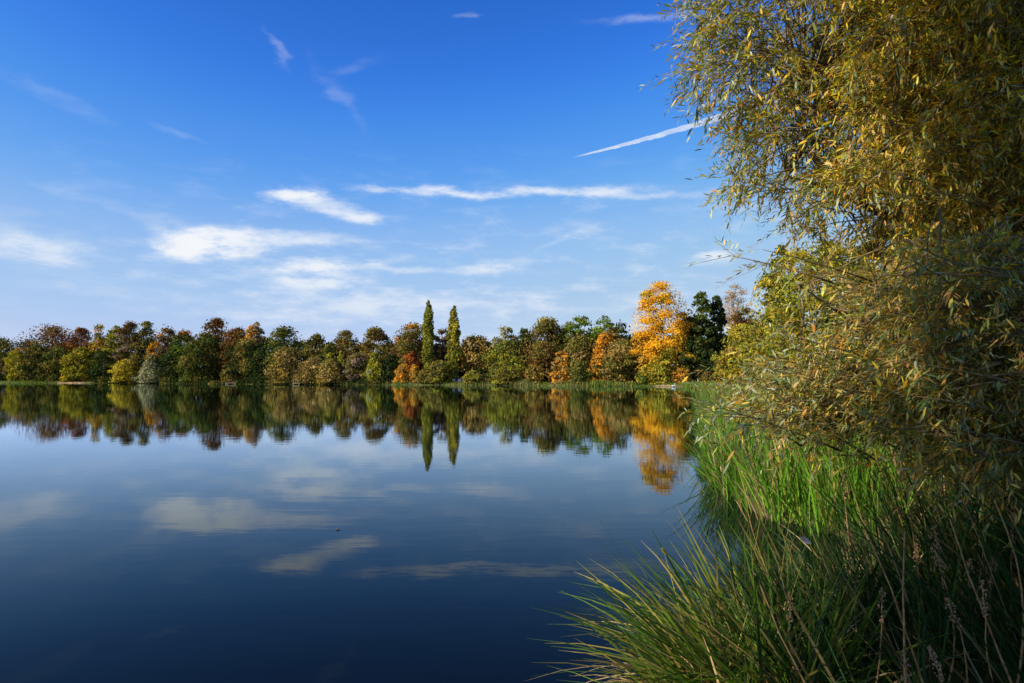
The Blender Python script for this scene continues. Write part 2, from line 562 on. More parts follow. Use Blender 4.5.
def profile(shape, t):
    if shape == 'dome':
        return np.where(t > .5, np.sqrt(np.maximum(0, 1 - ((t - .5) / .5) ** 2)), .78 + .22 * np.sin(np.clip(t / .5, 0, 1) * math.pi / 2))
    if shape == 'tall':
        return np.where(t > .35, np.maximum(0, 1 - ((t - .35) / .65) ** 2.0) ** .5, .7 + .3 * t / .35)
    if shape == 'poplar':
        return np.maximum(.14, np.where(t > .5, np.maximum(0, 1 - ((t - .5) / .5) ** 2.4) ** .7, .62 + .38 * np.sin(np.clip(t / .5, 0, 1) * math.pi / 2)))
    if shape == 'cone':
        return np.maximum(.05, np.where(t > .2, 1 - ((t - .2) / .8) ** 1.3, .85 + .15 * t / .2))
    if shape == 'spread':   # flat umbrella of layers above a bare stem
        return np.where(t > .62, np.sqrt(np.maximum(0, 1 - ((t - .62) / .38) ** 2)), np.maximum(.25, .55 + .45 * (t - .25) / .37))
    if shape == 'shrub':
        return np.where(t > .35, np.sqrt(np.maximum(0, 1 - ((t - .35) / .65) ** 2)), .92 + .08 * t / .35)
    raise KeyError(shape)


NAMES = {}


def make_tree(name, label, cat, x, y, z0, H, R, shape, pals, leaves=4500, lsize=.34, low=.06, seed=0, group=None,
              bark=None, airy=0.0, fill=.17, regular=False, top=None, clump=.34, limbs=True, transl_mat=None):
    r = np.random.default_rng(seed + 1000)
    root = empty(name, (x, y, z0), label, cat, group)
    # --- clumps spread over the crown's shell and interior
    nc = int({'poplar': 110, 'tall': 90, 'cone': 75}.get(shape, 66) * (1 - .2 * airy))
    tg = np.linspace(low, 1, 80); pf = profile(shape, tg)
    pw = (np.hypot(np.gradient(pf) * R, (tg[1] - tg[0]) * H) * (pf + .12))
    t = r.choice(tg, nc, p=pw / pw.sum()) + r.uniform(-.01, .01, nc)
    t = np.clip(t, low, .99)
    w = profile(shape, t)
    th = r.uniform(0, 2 * math.pi, nc)
    cr = R * clump * r.uniform(.65, 1.25, nc)
    if shape == 'poplar':
        cr = R * .46 * r.uniform(.6, 1.2, nc) * (.45 + .55 * w)
    rad = np.maximum(0, w * R * r.uniform(.86, 1.2, nc) - cr * .6) * r.uniform(.10, 1, nc) ** .34
    if shape == 'poplar':
        rad = rad * r.uniform(.6, 1.35, nc)
    lb = r.uniform(0, 6, 2); la = 0.0 if regular else 1.0
    lob = 1 + la * .20 * np.sin(th * 2 + lb[0]) + la * .13 * np.sin(th * 3 + lb[1] + 5 * t)
    rad = rad * lob
    C = np.stack([np.cos(th) * rad, np.sin(th) * rad * .95, t * H - cr * .8], 1)
    lean = r.normal(0, .006 if shape == 'poplar' else .03, 2) * la
    C[:, :2] += C[:, 2:3] * lean
    # --- leaves
    wts = cr ** 2 * r.uniform(.5, 1.3, nc)
    ci = r.choice(nc, leaves, p=wts / wts.sum())
    d = unit(r.normal(size=(leaves, 3)))
    d[:, 2] = np.where(d[:, 2] < -.35, -d[:, 2] * .6, d[:, 2])
    ell = np.array([1.0, 1.0, 1.7 if shape == 'poplar' else .82])
    rr = cr[ci] * (1 - .5 * r.uniform(0, 1, leaves) ** 1.6) * (1 + .15 * r.normal(size=leaves) * (1 + airy))
    Pt = C[ci] + d * rr[:, None] * ell
    if airy < .45:      # loose foliage between the clumps
        nf = int(leaves * fill)
        tf = r.choice(tg, nf, p=pw * pf / (pw * pf).sum()) * r.uniform(.94, 1.0, nf)
        hf = r.uniform(0, 2 * math.pi, nf)
        wl = profile(shape, tf) * (1 + .20 * np.sin(hf * 2 + lb[0]) + .13 * np.sin(hf * 3 + lb[1] + 5 * tf))
        rf = wl * R * r.uniform(.15, .98, nf) ** .5
        Pt[:nf] = np.stack([np.cos(hf) * rf, np.sin(hf) * rf * .95, tf * H], 1)
        Pt[:nf, :2] += Pt[:nf, 2:3] * lean
        d[:nf] = unit(np.stack([np.cos(hf) * wl, np.sin(hf) * wl, tf - .4], 1) + .3 * r.normal(size=(nf, 3)))
        ci[:nf] = np.argmin(((Pt[:nf, None] - C[None]) ** 2).sum(2), 1)
    Pt[:, 2] = np.maximum(Pt[:, 2], r.uniform(.05, .5, leaves))
    N = unit(d + .55 * r.normal(size=(leaves, 3)))
    V = leaf_quads(Pt, N, lsize, r)
    # colour: a mixture of palettes by clump, then variation leaf by leaf
    pk = r.choice(len(pals), nc, p=np.array([p_[1] for p_ in pals], float) / sum(p_[1] for p_ in pals))
    cc = np.zeros((leaves, 3))
    for i, (pn, _) in enumerate(pals):
        mk = pk[ci] == i
        cc[mk] = palette_pick(PAL[pn], mk.sum(), r)
    if top is not None:
        mk = (Pt[:, 2] > H * (top[1] + .08 * np.sin(th[ci] * 3))) & (r.uniform(size=leaves) < .85)
        cc[mk] = palette_pick(PAL[top[0]], mk.sum(), r)
    cv = r.uniform(.66, 1.25, nc)
    cc = cc * 1.12 * cv[ci][:, None] * r.uniform(.8, 1.22, leaves)[:, None]
    mesh_np('crown', V, 4, np.clip(cc, 0, .85), transl_mat or M_FAR, root)
    # --- trunk with limbs to some of the clumps
    tr = max(.10, H * .016)
    hp = H * (.80 if shape in ('poplar', 'tall', 'cone') else .62)
    zz = np.linspace(0, hp, 7)
    wob = np.cumsum(r.normal(0, .02 * H / 7, (7, 2)), 0); wob[0] = 0
    tp = np.column_stack([wob[:, 0] + zz * lean[0], wob[:, 1] + zz * lean[1], zz - .25 * (zz == 0)])
    paths = [(tp, tr * np.linspace(1.25, .35, 7))]
    if limbs:
        pick = np.argsort(-C[:, 2])[:: max(1, nc // (34 if airy > .3 else 16))]
        for j in pick:
            zb = min(hp * .95, max(.12 * H, C[j, 2] - rad[j] * .9 - .05 * H))
            bx = np.interp(zb, zz, tp[:, 0]); by = np.interp(zb, zz, tp[:, 1])
            a0 = np.array([bx, by, zb]); a1_ = C[j]
            mid = (a0 + a1_) / 2 + np.array([0, 0, -.06 * H * r.uniform(0, 1)]) + r.normal(0, .02 * H, 3)
            paths.append((np.array([a0, mid, a1_]), tr * np.array([.42, .28, .10])))
    Vt, Ft = tubes_geo(paths, 5)
    mesh_idx('trunk', Vt, Ft, bark or M_BARK, root)
    return root


# columns: px, top py, half width px, metres behind the shore, shape, palettes, leaves, label, extras
T = 'tree'; S_ = 'shrub'
TREES = [
    ('oak_tree', 2, 336, 22, 16, 'dome', [('olive', 3), ('green', 2)], 'dark olive tree with a low rounded crown at the left edge of the photo', {}),
    ('shrub', 19, 349, 9, 6, 'tall', [('yellow', 3), ('ygreen', 2)], 'slim yellow-green tree on the bank in front of the broad russet tree', {}),
    ('broadleaf_tree', 52, 323, 25, 17, 'dome', [('rust', 3), ('brown', 3), ('olive', 1)], 'broad russet-brown tree, largest crown near the left edge', {}),
    ('broadleaf_tree', 79, 326, 14, 14, 'dome', [('maroon', 2), ('rust', 4)], 'dark maroon tree between the broad russet tree and the pointed amber tree', {}),
    ('broadleaf_tree', 38, 344, 14, 7, 'dome', [('olive', 3), ('dark', 2)], 'low olive tree beneath the left side of the broad russet tree', {}),
    ('broadleaf_tree', 58, 345, 13, 6, 'tall', [('green', 3), ('olive', 2)], 'low green tree standing beneath the right side of the broad russet tree', {}),
    ('broadleaf_tree', 95, 322, 12, 11, 'cone', [('yellow', 4), ('orange', 2), ('olive', 1)], 'pointed amber and yellow tree left of the spindly yellow-green one', {}),
    ('broadleaf_tree', 80, 346, 12, 5, 'dome', [('ygreen', 3), ('yellow', 3)], 'low bright yellow-green tree above the sandy bank at left', {}),
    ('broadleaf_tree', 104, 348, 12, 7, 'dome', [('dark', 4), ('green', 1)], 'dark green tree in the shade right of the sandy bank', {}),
    ('broadleaf_tree', 115, 324, 11, 13, 'tall', [('ygreen', 3), ('olive', 2)], 'spindly yellow-green tree with ragged top near the golden shrub', {'airy': .6}),
    ('broadleaf_tree', 131, 321, 14, 16, 'dome', [('greyb', 4), ('brown', 2)], 'grey-brown tree with thinning leaves above the golden shrub', {'airy': .7}),
    ('broadleaf_tree', 149, 320, 12, 18, 'dome', [('olive', 4), ('dark', 2)], 'tall dark olive round crown above the pale grey-green willow', {}),
    ('broadleaf_tree', 167, 326, 13, 15, 'dome', [('brown', 4), ('greyb', 2), ('orange', 1)], 'thin brown tree with orange flecks sloping down toward the gap in the skyline', {'airy': .5}),
    ('broadleaf_tree', 156, 341, 8, 12, 'dome', [('orange', 2), ('brown', 2)], 'small orange-flecked tree behind the pale grey-green willow', {}),
    ('willow_shrub', 126, 359, 13, 2.5, 'shrub', [('ochre', 2), ('yellow', 4)], 'golden round willow shrub leaning over the water at left', {'leaves': 3800}),
    ('willow_shrub', 152, 352, 14, 2.5, 'cone', [('pale', 4), ('olive', 1)], 'pale grey-green willow with whitish stems at the waterline', {'bark': 'pale', 'airy': .3}),
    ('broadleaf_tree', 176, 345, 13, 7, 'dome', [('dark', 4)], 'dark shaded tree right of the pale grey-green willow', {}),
    ('broadleaf_tree', 185, 328, 10, 12, 'dome', [('green', 3), ('bright', 1)], 'green tree with a red-orange patch at its top', {'top': ('red', .88)}),
    ('broadleaf_tree', 203, 332, 17, 5, 'dome', [('green', 4), ('olive', 3)], 'massive ivy-green tree reaching down to the water', {'leaves': 6500}),
    ('broadleaf_tree', 217, 317, 14, 16, 'dome', [('rust', 3), ('brown', 4)], 'tall rusty brown tree highest in the left tree line', {}),
    ('broadleaf_tree', 236, 325, 11, 14, 'dome', [('brown', 4), ('rust', 2)], 'rusty brown tree just right of the highest rusty one', {}),
    ('broadleaf_tree', 249, 325, 8, 13, 'dome', [('orange', 4), ('ochre', 2)], 'small orange-topped tree beside the ragged beige one', {}),
    ('broadleaf_tree', 259, 319, 7, 15, 'tall', [('beige', 3), ('greyb', 2)], 'ragged beige tree poking above the tree line', {'airy': .9}),
    ('broadleaf_tree', 248, 338, 17, 8, 'dome', [('dark', 3), ('olive', 2)], 'dark wide tree below the orange-topped tree', {}),
    ('willow_shrub', 235, 364, 9, 2.5, 'shrub', [('olive', 3), ('brown', 2)], 'small olive-brown shrub above the pale landing stage', {'leaves': 2200}),
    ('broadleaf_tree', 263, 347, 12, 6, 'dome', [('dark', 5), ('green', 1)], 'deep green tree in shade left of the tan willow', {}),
    ('broadleaf_tree', 283, 325, 20, 14, 'dome', [('green', 4), ('olive', 2)], 'wide green domed tree behind the tan willow', {}),
    ('willow_tree', 287, 346, 15, 4, 'dome', [('tan', 2), ('olive', 3), ('ochre', 1)], 'tan-olive willow above the wooden railing', {}),
    ('broadleaf_tree', 316, 333, 12, 16, 'dome', [('dark', 2), ('olive', 4)], 'dark olive dome low in the tree line left of the brown dome', {}),
    ('broadleaf_tree', 346, 328, 13, 16, 'dome', [('brown', 4), ('olive', 2)], 'brown dome with sky showing low through its crown', {'airy': .3}),
    ('broadleaf_tree', 329, 342, 9, 9, 'dome', [('green', 2), ('ygreen', 2), ('olive', 2)], 'small green tree above the long tan willow shrub', {}),
    ('willow_shrub', 314, 356, 12, 2.5, 'shrub', [('tan', 4), ('olive', 1)], 'left half of tan willow thicket overhanging the water', {}),
    ('willow_shrub', 333, 358, 13, 2.5, 'shrub', [('tan', 3), ('ochre', 1), ('olive', 2)], 'lower right half of tan willow thicket overhanging the water', {}),
    ('broadleaf_tree', 342, 350, 7, 7, 'cone', [('yellow', 2), ('ygreen', 3)], 'little yellow-green cone behind the tan willow thicket', {}),
    ('broadleaf_tree', 380, 326, 17, 13, 'dome', [('olive', 3), ('brown', 3)], 'big olive-brown domed tree left of the poplars', {'leaves': 6500}),
    ('broadleaf_tree', 356, 352, 12, 5, 'dome', [('olive', 3), ('greyb', 2)], 'low olive and grey-brown tree between thicket and pale cone', {}),
    ('broadleaf_tree', 374, 351, 9, 4, 'cone', [('ygreen', 4), ('pale', 1)], 'pale yellow-green conical tree by the water below the olive-brown dome', {}),
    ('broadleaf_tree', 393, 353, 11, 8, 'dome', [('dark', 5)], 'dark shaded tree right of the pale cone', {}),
    ('broadleaf_tree', 412, 321, 17, 12, 'dome', [('olive', 4), ('brown', 2), ('orange', 1)], 'brownish olive tree rising against the left poplar', {'leaves': 6000}),
    ('maple_tree', 412, 350, 7, 7, 'dome', [('red', 4), ('rust', 2)], 'red-orange maple at the foot of the left poplar', {}),
    ('shrub', 403, 363, 7, 4, 'shrub', [('orange', 4), ('ochre', 1)], 'glowing orange shrub left of the poplars', {'leaves': 1800}),
    ('shrub', 415, 364, 5, 4, 'shrub', [('orange', 2), ('ochre', 3)], 'smaller orange shrub below the red maple', {'leaves': 1400}),
    ('poplar_tree', 428, 299, 5.3, 8, 'poplar', [('poplar', 5)], 'taller left one of the two columnar poplars', {'leaves': 8500, 'low': .03}),
    ('broadleaf_tree', 441, 327, 9, 18, 'dome', [('greyb', 4), ('brown', 1)], 'grey-brown thin tree seen between the two poplars', {'airy': .9}),
    ('poplar_tree', 453.5, 304, 4.6, 8, 'poplar', [('poplar', 3), ('yellow', 2)], 'shorter right one of the two columnar poplars', {'leaves': 7500, 'low': .03}),
    ('shrub', 441, 359, 11, 5, 'shrub', [('olive', 3), ('ygreen', 2)], 'olive shrub filling the space between the poplar feet', {'leaves': 3000}),
    ('shrub', 428, 368, 9, 3, 'shrub', [('olive', 3), ('ochre', 1)], 'low olive brushwood before the left poplar', {'leaves': 2000}),
    ('broadleaf_tree', 477, 334, 17, 16, 'spread', [('ochre', 3), ('tan', 4)], 'ochre tree with spreading layered crown above the white hut', {'low': .36, 'leaves': 5500}),
    ('broadleaf_tree', 487, 350, 9, 12, 'dome', [('dark', 3), ('brown', 2)], 'dark low tree behind the ochre spreading tree', {}),
    ('broadleaf_tree', 508, 324, 9, 18, 'dome', [('pale', 3), ('greyb', 2)], 'grey-green wispy crown rising behind the green willow', {'airy': .8}),
    ('willow_tree', 508, 339, 16, 7, 'dome', [('green', 3), ('ygreen', 2), ('olive', 2)], 'large green willow right of the ochre spreading tree', {'leaves': 6500}),
    ('broadleaf_tree', 525, 326, 9, 13, 'tall', [('dark', 4), ('green', 1)], 'dark green upright tree beside the wispy crown', {}),
    ('shrub', 473, 370, 8, 3.5, 'shrub', [('ygreen', 3), ('olive', 2)], 'yellow-green shrub just right of the white hut', {'leaves': 2200}),
    ('shrub', 508, 365, 13, 3, 'shrub', [('ygreen', 3), ('olive', 3)], 'rounded olive shrub at the foot of the green willow', {'leaves': 2600}),
    ('broadleaf_tree', 550, 315, 21, 17, 'dome', [('olive', 5), ('brown', 2)], 'broad olive tree with a bright yellow cap', {'leaves': 8000, 'top': ('yellow', .88)}),
    ('broadleaf_tree', 571, 320, 10, 20, 'dome', [('bright', 2), ('olive', 3)], 'small green and yellow crown between yellow-capped tree and bright green tree', {}),
    ('broadleaf_tree', 586, 312, 13, 20, 'dome', [('bright', 4), ('green', 2)], 'bright green tree, left of the two rounded ones on the skyline', {}),
    ('broadleaf_tree', 602, 314, 12, 19, 'dome', [('green', 3), ('bright', 3)], 'bright green tree, right of the two rounded ones on the skyline', {}),
    ('broadleaf_tree', 622, 319, 14, 17, 'dome', [('green', 3), ('dark', 3), ('bright', 1)], 'green tree sloping down toward the tall golden tree', {}),
    ('broadleaf_tree', 540, 339, 15, 9, 'dome', [('brown', 4), ('olive', 2)], 'brown tree below the yellow-capped tree', {}),
    ('broadleaf_tree', 560, 350, 7, 5, 'tall', [('orange', 3), ('tan', 2)], 'slender orange sapling with pale trunk behind the reeds', {'bark': 'pale', 'airy': .5, 'leaves': 1800}),
    ('broadleaf_tree', 567, 352, 4, 6, 'tall', [('orange', 4)], 'narrow deep orange sapling beside the pale-trunked one', {'leaves': 1300}),
    ('broadleaf_tree', 580, 333, 13, 10, 'dome', [('tan', 2), ('olive', 4)], 'soft olive-tan tree under the bright green trees', {'leaves': 5200}),
    ('shrub', 534, 362, 9, 4, 'shrub', [('ochre', 3), ('orange', 1), ('olive', 2)], 'ochre shrub behind the reeds below the brown tree', {'leaves': 2000}),
    ('shrub', 581, 360, 9, 4, 'shrub', [('olive', 3), ('green', 2)], 'dull olive shrub right of the orange saplings', {'leaves': 2200}),
    ('broadleaf_tree', 603, 331, 11, 10, 'dome', [('orange', 3), ('ochre', 3)], 'apricot orange tree in front of the green skyline trees', {'leaves': 5000}),
    ('shrub', 597, 355, 8, 5, 'shrub', [('orange', 3), ('olive', 2)], 'orange shrub beneath the apricot tree', {'leaves': 2000}),
    ('willow_tree', 623, 338, 15, 6, 'dome', [('tan', 3), ('olive', 3), ('ochre', 1)], 'tan-olive domed willow left of the dark red tree', {'leaves': 6500}),
    ('broadleaf_tree', 613, 327, 10, 14, 'dome', [('brown', 3), ('tan', 2)], 'pale brown tree between apricot tree and skyline', {}),
    ('broadleaf_tree', 642, 331, 9, 12, 'dome', [('maroon', 4), ('rust', 2)], 'dark red tree tucked against the tall golden tree', {}),
    ('shrub', 646, 364, 9, 4, 'shrub', [('green', 2), ('ygreen', 3)], 'green shrub below the dark red tree', {'leaves': 2200}),
]
BIG = [   # the right-hand group: px, top, half width, distance
    ('golden_poplar', 667, 279, 23, 182, 'dome', [('gold', 8), ('yellow', 1)], 'tall golden-orange tree, brightest in the photo', dict(leaves=27000, lsize=.21, clump=.24, low=.08, fill=.34)),
    ('shrub', 661, 352, 13, 179, 'shrub', [('yellow', 3), ('ygreen', 2), ('olive', 1)], 'yellow-green thicket at the foot of the golden tree', dict(leaves=3200)),
    ('broadleaf_tree', 699, 290, 11, 184, 'dome', [('dark', 2), ('green', 4)], 'dark green upright tree touching the golden tree', dict(leaves=8000, bark='pale')),
    ('broadleaf_tree', 716, 294, 8, 186, 'dome', [('dark', 3), ('green', 3)], 'dark green upright tree farther from the golden tree', dict(leaves=7500)),
    ('broadleaf_tree', 700, 334, 17, 180, 'dome', [('dark', 5), ('green', 1)], 'wide dark green tree below the two upright dark trees', dict(leaves=6500)),
    ('broadleaf_tree', 684, 312, 9, 185, 'tall', [('dark', 3), ('yellow', 1)], 'dark narrow tree hidden in the right flank of the golden tree', dict(leaves=4000)),
    ('bare_tree', 738, 281, 15, 200, 'dome', [('beige', 5)], 'pinkish beige nearly leafless tree right of the upright dark trees', dict(leaves=4200, lsize=.20, airy=1.0, bark='pale', low=.35)),
    ('broadleaf_tree', 741, 304, 13, 196, 'dome', [('orange', 2), ('brown', 4), ('maroon', 1)], 'orange-brown tree beneath the leafless beige one', dict(leaves=4200)),
    ('broadleaf_tree', 727, 334, 10, 188, 'dome', [('maroon', 2), ('brown', 3), ('dark', 2)], 'dark brown tree right of the wide dark green tree', dict(leaves=3600)),
    ('shrub', 682, 367, 8, 176, 'shrub', [('orange', 2), ('olive', 2)], 'small orange shrub on the bank under the upright dark trees', dict(leaves=1800, lsize=.25)),
    ('shrub', 707, 371, 7, 172, 'shrub', [('olive', 2), ('brown', 2)], 'low brown-olive shrub on the bank below the upright dark trees', dict(leaves=1600, lsize=.25)),
    ('willow_tree', 748, 322, 21, 92, 'shrub', [('yellow', 3), ('ygreen', 3)], 'smaller yellow-olive willow on the right bank', dict(leaves=14000, lsize=.15, clump=.2)),
    ('willow_tree', 735, 346, 13, 84, 'shrub', [('yellow', 4), ('ochre', 2)], 'low yellow willow shrub at the water side of the right bank', dict(leaves=7000, lsize=.13, clump=.2)),
    ('willow_tree', 778, 306, 26, 66, 'shrub', [('yellow', 2), ('ygreen', 3), ('olive', 1)], 'middle yellow-olive willow on the right bank', dict(leaves=20000, lsize=.12, clump=.22, fill=.34)),
    ('willow_tree', 822, 238, 46, 54, 'dome', [('yellow', 3), ('ygreen', 3)], 'tall yellow-green tree behind the silvery twigs', dict(leaves=42000, lsize=.11, clump=.2, fill=.34)),
    ('broadleaf_tree', 785, 240, 18, 62, 'tall', [('green', 3), ('bright', 2)], 'green tree peeping out left of the tall yellow-green tree', dict(leaves=16000, lsize=.13, clump=.24, fill=.3)),
    ('willow_tree', 895, 215, 52, 42, 'dome', [('yellow', 2), ('olive', 3), ('green', 2)], 'wide olive tree hidden behind the near willow', dict(leaves=24000, lsize=.12, clump=.18)),
]
k = 0
front = []
for nm, px, top, hw, back, shape, pals, label, ex in TREES:
    ex = dict(ex)
    D = shore_y(px) + back
    x = (px - 512) / F * D
    z0 = float(height([(x, D)])[0])
    H = (HOR - top) / F * D + CAM_H - z0
    R = hw / F * D
    if ex.get('bark') == 'pale': ex['bark'] = M_PALEBARK
    cat = 'shrub' if 'shrub' in nm else 'tree'
    ex['leaves'] = int(1.6 * ex.get('leaves', int(2400 + 15 * H * R)))
    ex.setdefault('lsize', .31 if D < 240 else .38)
    make_tree(nm, label, cat, x, D, z0 - .05, H, R * (1.22 if shape == 'poplar' else random.uniform(1.12, 1.45)), shape, pals, seed=k, group='trees and shrubs along the far shore', **ex)
    k += 1
for nm, px, top, hw, D, shape, pals, label, ex in BIG:
    ex = dict(ex)
    x = (px - 512) / F * D
    z0 = float(height([(x, D)])[0])
    H = (HOR - top) / F * D + CAM_H - z0
    R = hw / F * D
    if ex.get('bark') == 'pale': ex['bark'] = M_PALEBARK
    cat = 'shrub' if nm == 'shrub' else 'tree'
    make_tree(nm, label, cat, x, D, z0 - .05, H, R * 1.22, shape, pals, seed=k, group='trees on the right-hand bank', **ex)
    k += 1
# unseen tree added behind the camera so its crown shades the near rushes
xt_, yt_ = -7.85, -4.39
zt_ = float(height([(xt_, yt_)])[0])
make_tree('added_shade_tree', 'unseen tall slim tree added on the near bank to shade the rushes', 'tree', xt_, yt_, zt_, 19.1 - zt_, 2.75, 'dome',
          [('green', 3), ('olive', 2)], seed=901, leaves=24000, lsize=.15, low=.255, clump=.34, regular=True)
xt_, yt_ = -10.08, -4.49  # second unseen tree, added so its crown darkens the willow's upper right
zt_ = float(height([(xt_, yt_)])[0])
make_tree('added_shade_tree', 'unseen high-crowned tree added farther left to shade the upper willow', 'tree', xt_, yt_, zt_, 20.3 - zt_, 2.1, 'spread',
          [('green', 3), ('olive', 2)], seed=902, leaves=14000, lsize=.15, low=.685, clump=.4, regular=True)
# second rank seen only through gaps in the front trees
BACK = [(-6, 342, 'olive', 'back row at the left edge, behind the dark olive tree'), (28, 338, 'dark', 'back row behind the left flank of the broad russet tree'),
        (66, 338, 'brown', 'back row between the broad russet and the maroon tree'), (104, 336, 'dark', 'back row behind the pointed amber tree'),
        (140, 336, 'dark', 'back row behind the grey-brown thinning tree'), (172, 341, 'dark', 'back row in the dip right of the thin brown tree'),
        (200, 338, 'dark', 'back row behind the massive ivy-green tree'), (232, 338, 'dark', 'back row behind the rusty brown trees'),
        (268, 337, 'dark', 'back row right of the ragged beige tree'), (302, 340, 'olive', 'back row between the wide green dome and the dark olive dome'),
        (331, 341, 'dark', 'back row between the dark olive and the brown dome'), (362, 342, 'brown', 'back row between the brown dome and the big olive-brown dome'),
        (396, 341, 'dark', 'back row in the dip left of the poplars'), (424, 340, 'brown', 'back row behind the left poplar'),
        (447, 343, 'brown', 'back row behind the right poplar'), (466, 345, 'olive', 'back row behind the ochre spreading tree'),
        (495, 342, 'brown', 'back row left of the wispy crown'), (532, 336, 'dark', 'back row left of the yellow-capped tree'),
        (562, 333, 'dark', 'back row right of the yellow-capped tree'), (592, 330, 'dark', 'back row behind the apricot tree'),
        (634, 334, 'dark', 'back row left of the dark red tree'), (650, 330, 'dark', 'back row behind the left flank of the golden tree'),
        (690, 325, 'dark', 'back row behind the upright dark trees'), (722, 335, 'brown', 'back row below the leafless beige tree'),
        (758, 318, 'olive', 'back row right of the leafless beige tree')]
for px, top, pn, lab in BACK:
    D = (shore_y(px) if px < 690 else 190) + 30
    x = (px - 512) / F * D
    z0 = float(height([(x, D)])[0])
    H = (HOR - top) / F * D + CAM_H - z0
    make_tree('broadleaf_tree', {'olive': 'olive', 'dark': 'dark green', 'brown': 'brown'}[pn] + ' tree in the ' + lab, 'tree',
              x, D, z0 - .05, H, 25 / F * D, 'dome', [(pn, 1)], seed=k, low=.0, leaves=5200, lsize=.42, group='trees in the back row', limbs=False)
    k += 1


# ------------------------------------------------------------------ blades of grass, sedge and reed
def blades(base, dirv, length, width, bend, colors, seg=4, seed=0, curl=None):
    """curved tapering ribbons; dirv = start direction, bend = how far the tip sinks/leans along 'curl'"""
    r = np.random.default_rng(seed)
    n = len(base)
    d = unit(dirv)
    if curl is None:
        curl = np.stack([r.normal(size=n), r.normal(size=n), np.full(n, -1.0)], 1)
    curl = unit(curl)
    side = unit(np.cross(d, unit(r.normal(size=(n, 3)))))
    ts = np.linspace(0, 1, seg + 1)
    pts = [base + d * (length * t)[:, None] + curl * (length * bend * t ** 2.2)[:, None] for t in ts]
    ws = [width * (1 - t ** 2.0) * (.75 + .5 * t) for t in ts]
    Vs, n4 = [], []
    for i in range(seg):
        a, b_ = pts[i], pts[i + 1]
        wa, wb = ws[i][:, None] * .5, np.maximum(ws[i + 1], width * .06)[:, None] * .5
        Vs.append(np.stack([a - side * wa, a + side * wa, b_ + side * wb, b_ - side * wb], 1))
    V = np.stack(Vs, 1)            # n, seg, 4, 3
    C = np.repeat(colors[:, None, :], seg, 1)
    return V.reshape(-1, 3), C.reshape(-1, 3)


BL = {'green': [((.075, .15, .018), 5), ((.14, .23, .025), 4), ((.03, .065, .015), 4), ((.30, .25, .05), 2)],
      'lush': [((.10, .25, .02), 5), ((.16, .32, .03), 4), ((.06, .16, .02), 3), ((.34, .34, .06), 1)],
      'mixed': [((.06, .12, .02), 4), ((.14, .17, .03), 3), ((.30, .24, .08), 2), ((.35, .24, .12), 2)],
      'dry': [((.42, .30, .14), 4), ((.30, .20, .08), 3), ((.50, .38, .20), 2), ((.18, .16, .04), 2)],
      'far': [((.10, .15, .03), 4), ((.20, .20, .05), 4), ((.32, .25, .09), 3), ((.06, .10, .02), 3)],
      'rush_shaded': [((.020, .055, .014), 5), ((.035, .085, .02), 4), ((.07, .12, .02), 2), ((.16, .12, .045), 1.5)]}  # dark green, deepened further to stand in for shade on the near bank


def scatter_shore(n, ymin, ymax, inland, r, xr=(-260, 60)):
    """random points on land within 'inland' metres of the shore, thicker where it is near the camera"""
    A = SH; B = np.roll(SH, -1, 0)
    mid = (A + B) / 2
    ok = (mid[:, 1] > ymin) & (mid[:, 1] < ymax) & (mid[:, 0] > xr[0]) & (mid[:, 0] < xr[1])
    A, B = A[ok], B[ok]
    Ls = np.linalg.norm(B - A, axis=1)
    i = r.choice(len(A), n, p=Ls / Ls.sum())
    t = r.uniform(size=(n, 1))
    p_ = A[i] + (B - A)[i] * t
    d = (B - A)[i]; nrm = np.stack([d[:, 1], -d[:, 0]], 1); nrm /= np.linalg.norm(nrm, axis=1)[:, None]
    # the lake lies to the left of the direction of travel: land is to the right
    return p_ + nrm * (r.uniform(-inland[0], inland[1], n))[:, None]


# far shore reeds
r = np.random.default_rng(21)
pp = scatter_shore(30000, 150, 340, (1.0, 5.0), r)
px_ = 512 + F * pp[:, 0] / pp[:, 1]
dens = np.where((px_ > 395) | (px_ < 60), 1.0, .28)
dens = np.where(((px_ > 60) & (px_ < 97)) | ((px_ > 652) & (px_ < 672)), .12, dens)
patch = .55 + .45 * np.sin(pp[:, 0] * .23 + 2.2 * np.sin(pp[:, 0] * .071))
keep = (r.uniform(size=len(pp)) < dens * patch)
pp = pp[keep]; px_ = px_[keep]
hh_ = np.where(px_ > 480, 1.45, np.where(px_ > 380, 1.2, np.where(px_ < 95, 1.1, .7))) * r.uniform(.45, 1.1, len(pp))
hh_ = hh_ * (.55 + .6 * patch[keep]) * (1 + .35 * np.sin(pp[:, 0] * .35 + 2 * np.sin(pp[:, 0] * .11)))
base = np.column_stack([pp, np.maximum(height(pp), -.25)])
dv = np.column_stack([r.normal(0, .25, len(pp)), r.normal(0, .25, len(pp)), np.ones(len(pp))])
cc = palette_pick(BL['far'], len(pp), r)
gsel = ((px_ > 590) & (r.uniform(size=len(px_)) < .6)) | (px_ < 55) | (np.sin(px_ * .13) > .8)
cc[gsel] = palette_pick(BL['green'], gsel.sum(), r) * 1.1
cc = cc * r.uniform(.7, 1.25, (len(pp), 1))
V, C = blades(base, dv, hh_, r.uniform(.10, .22, len(pp)), r.uniform(.05, .3, len(pp)), cc, seg=2, seed=3)
tag(mesh_np('far_reeds', V, 4, C, M_BLADE), kind='stuff', label='strip of green and straw reeds along the far shoreline')

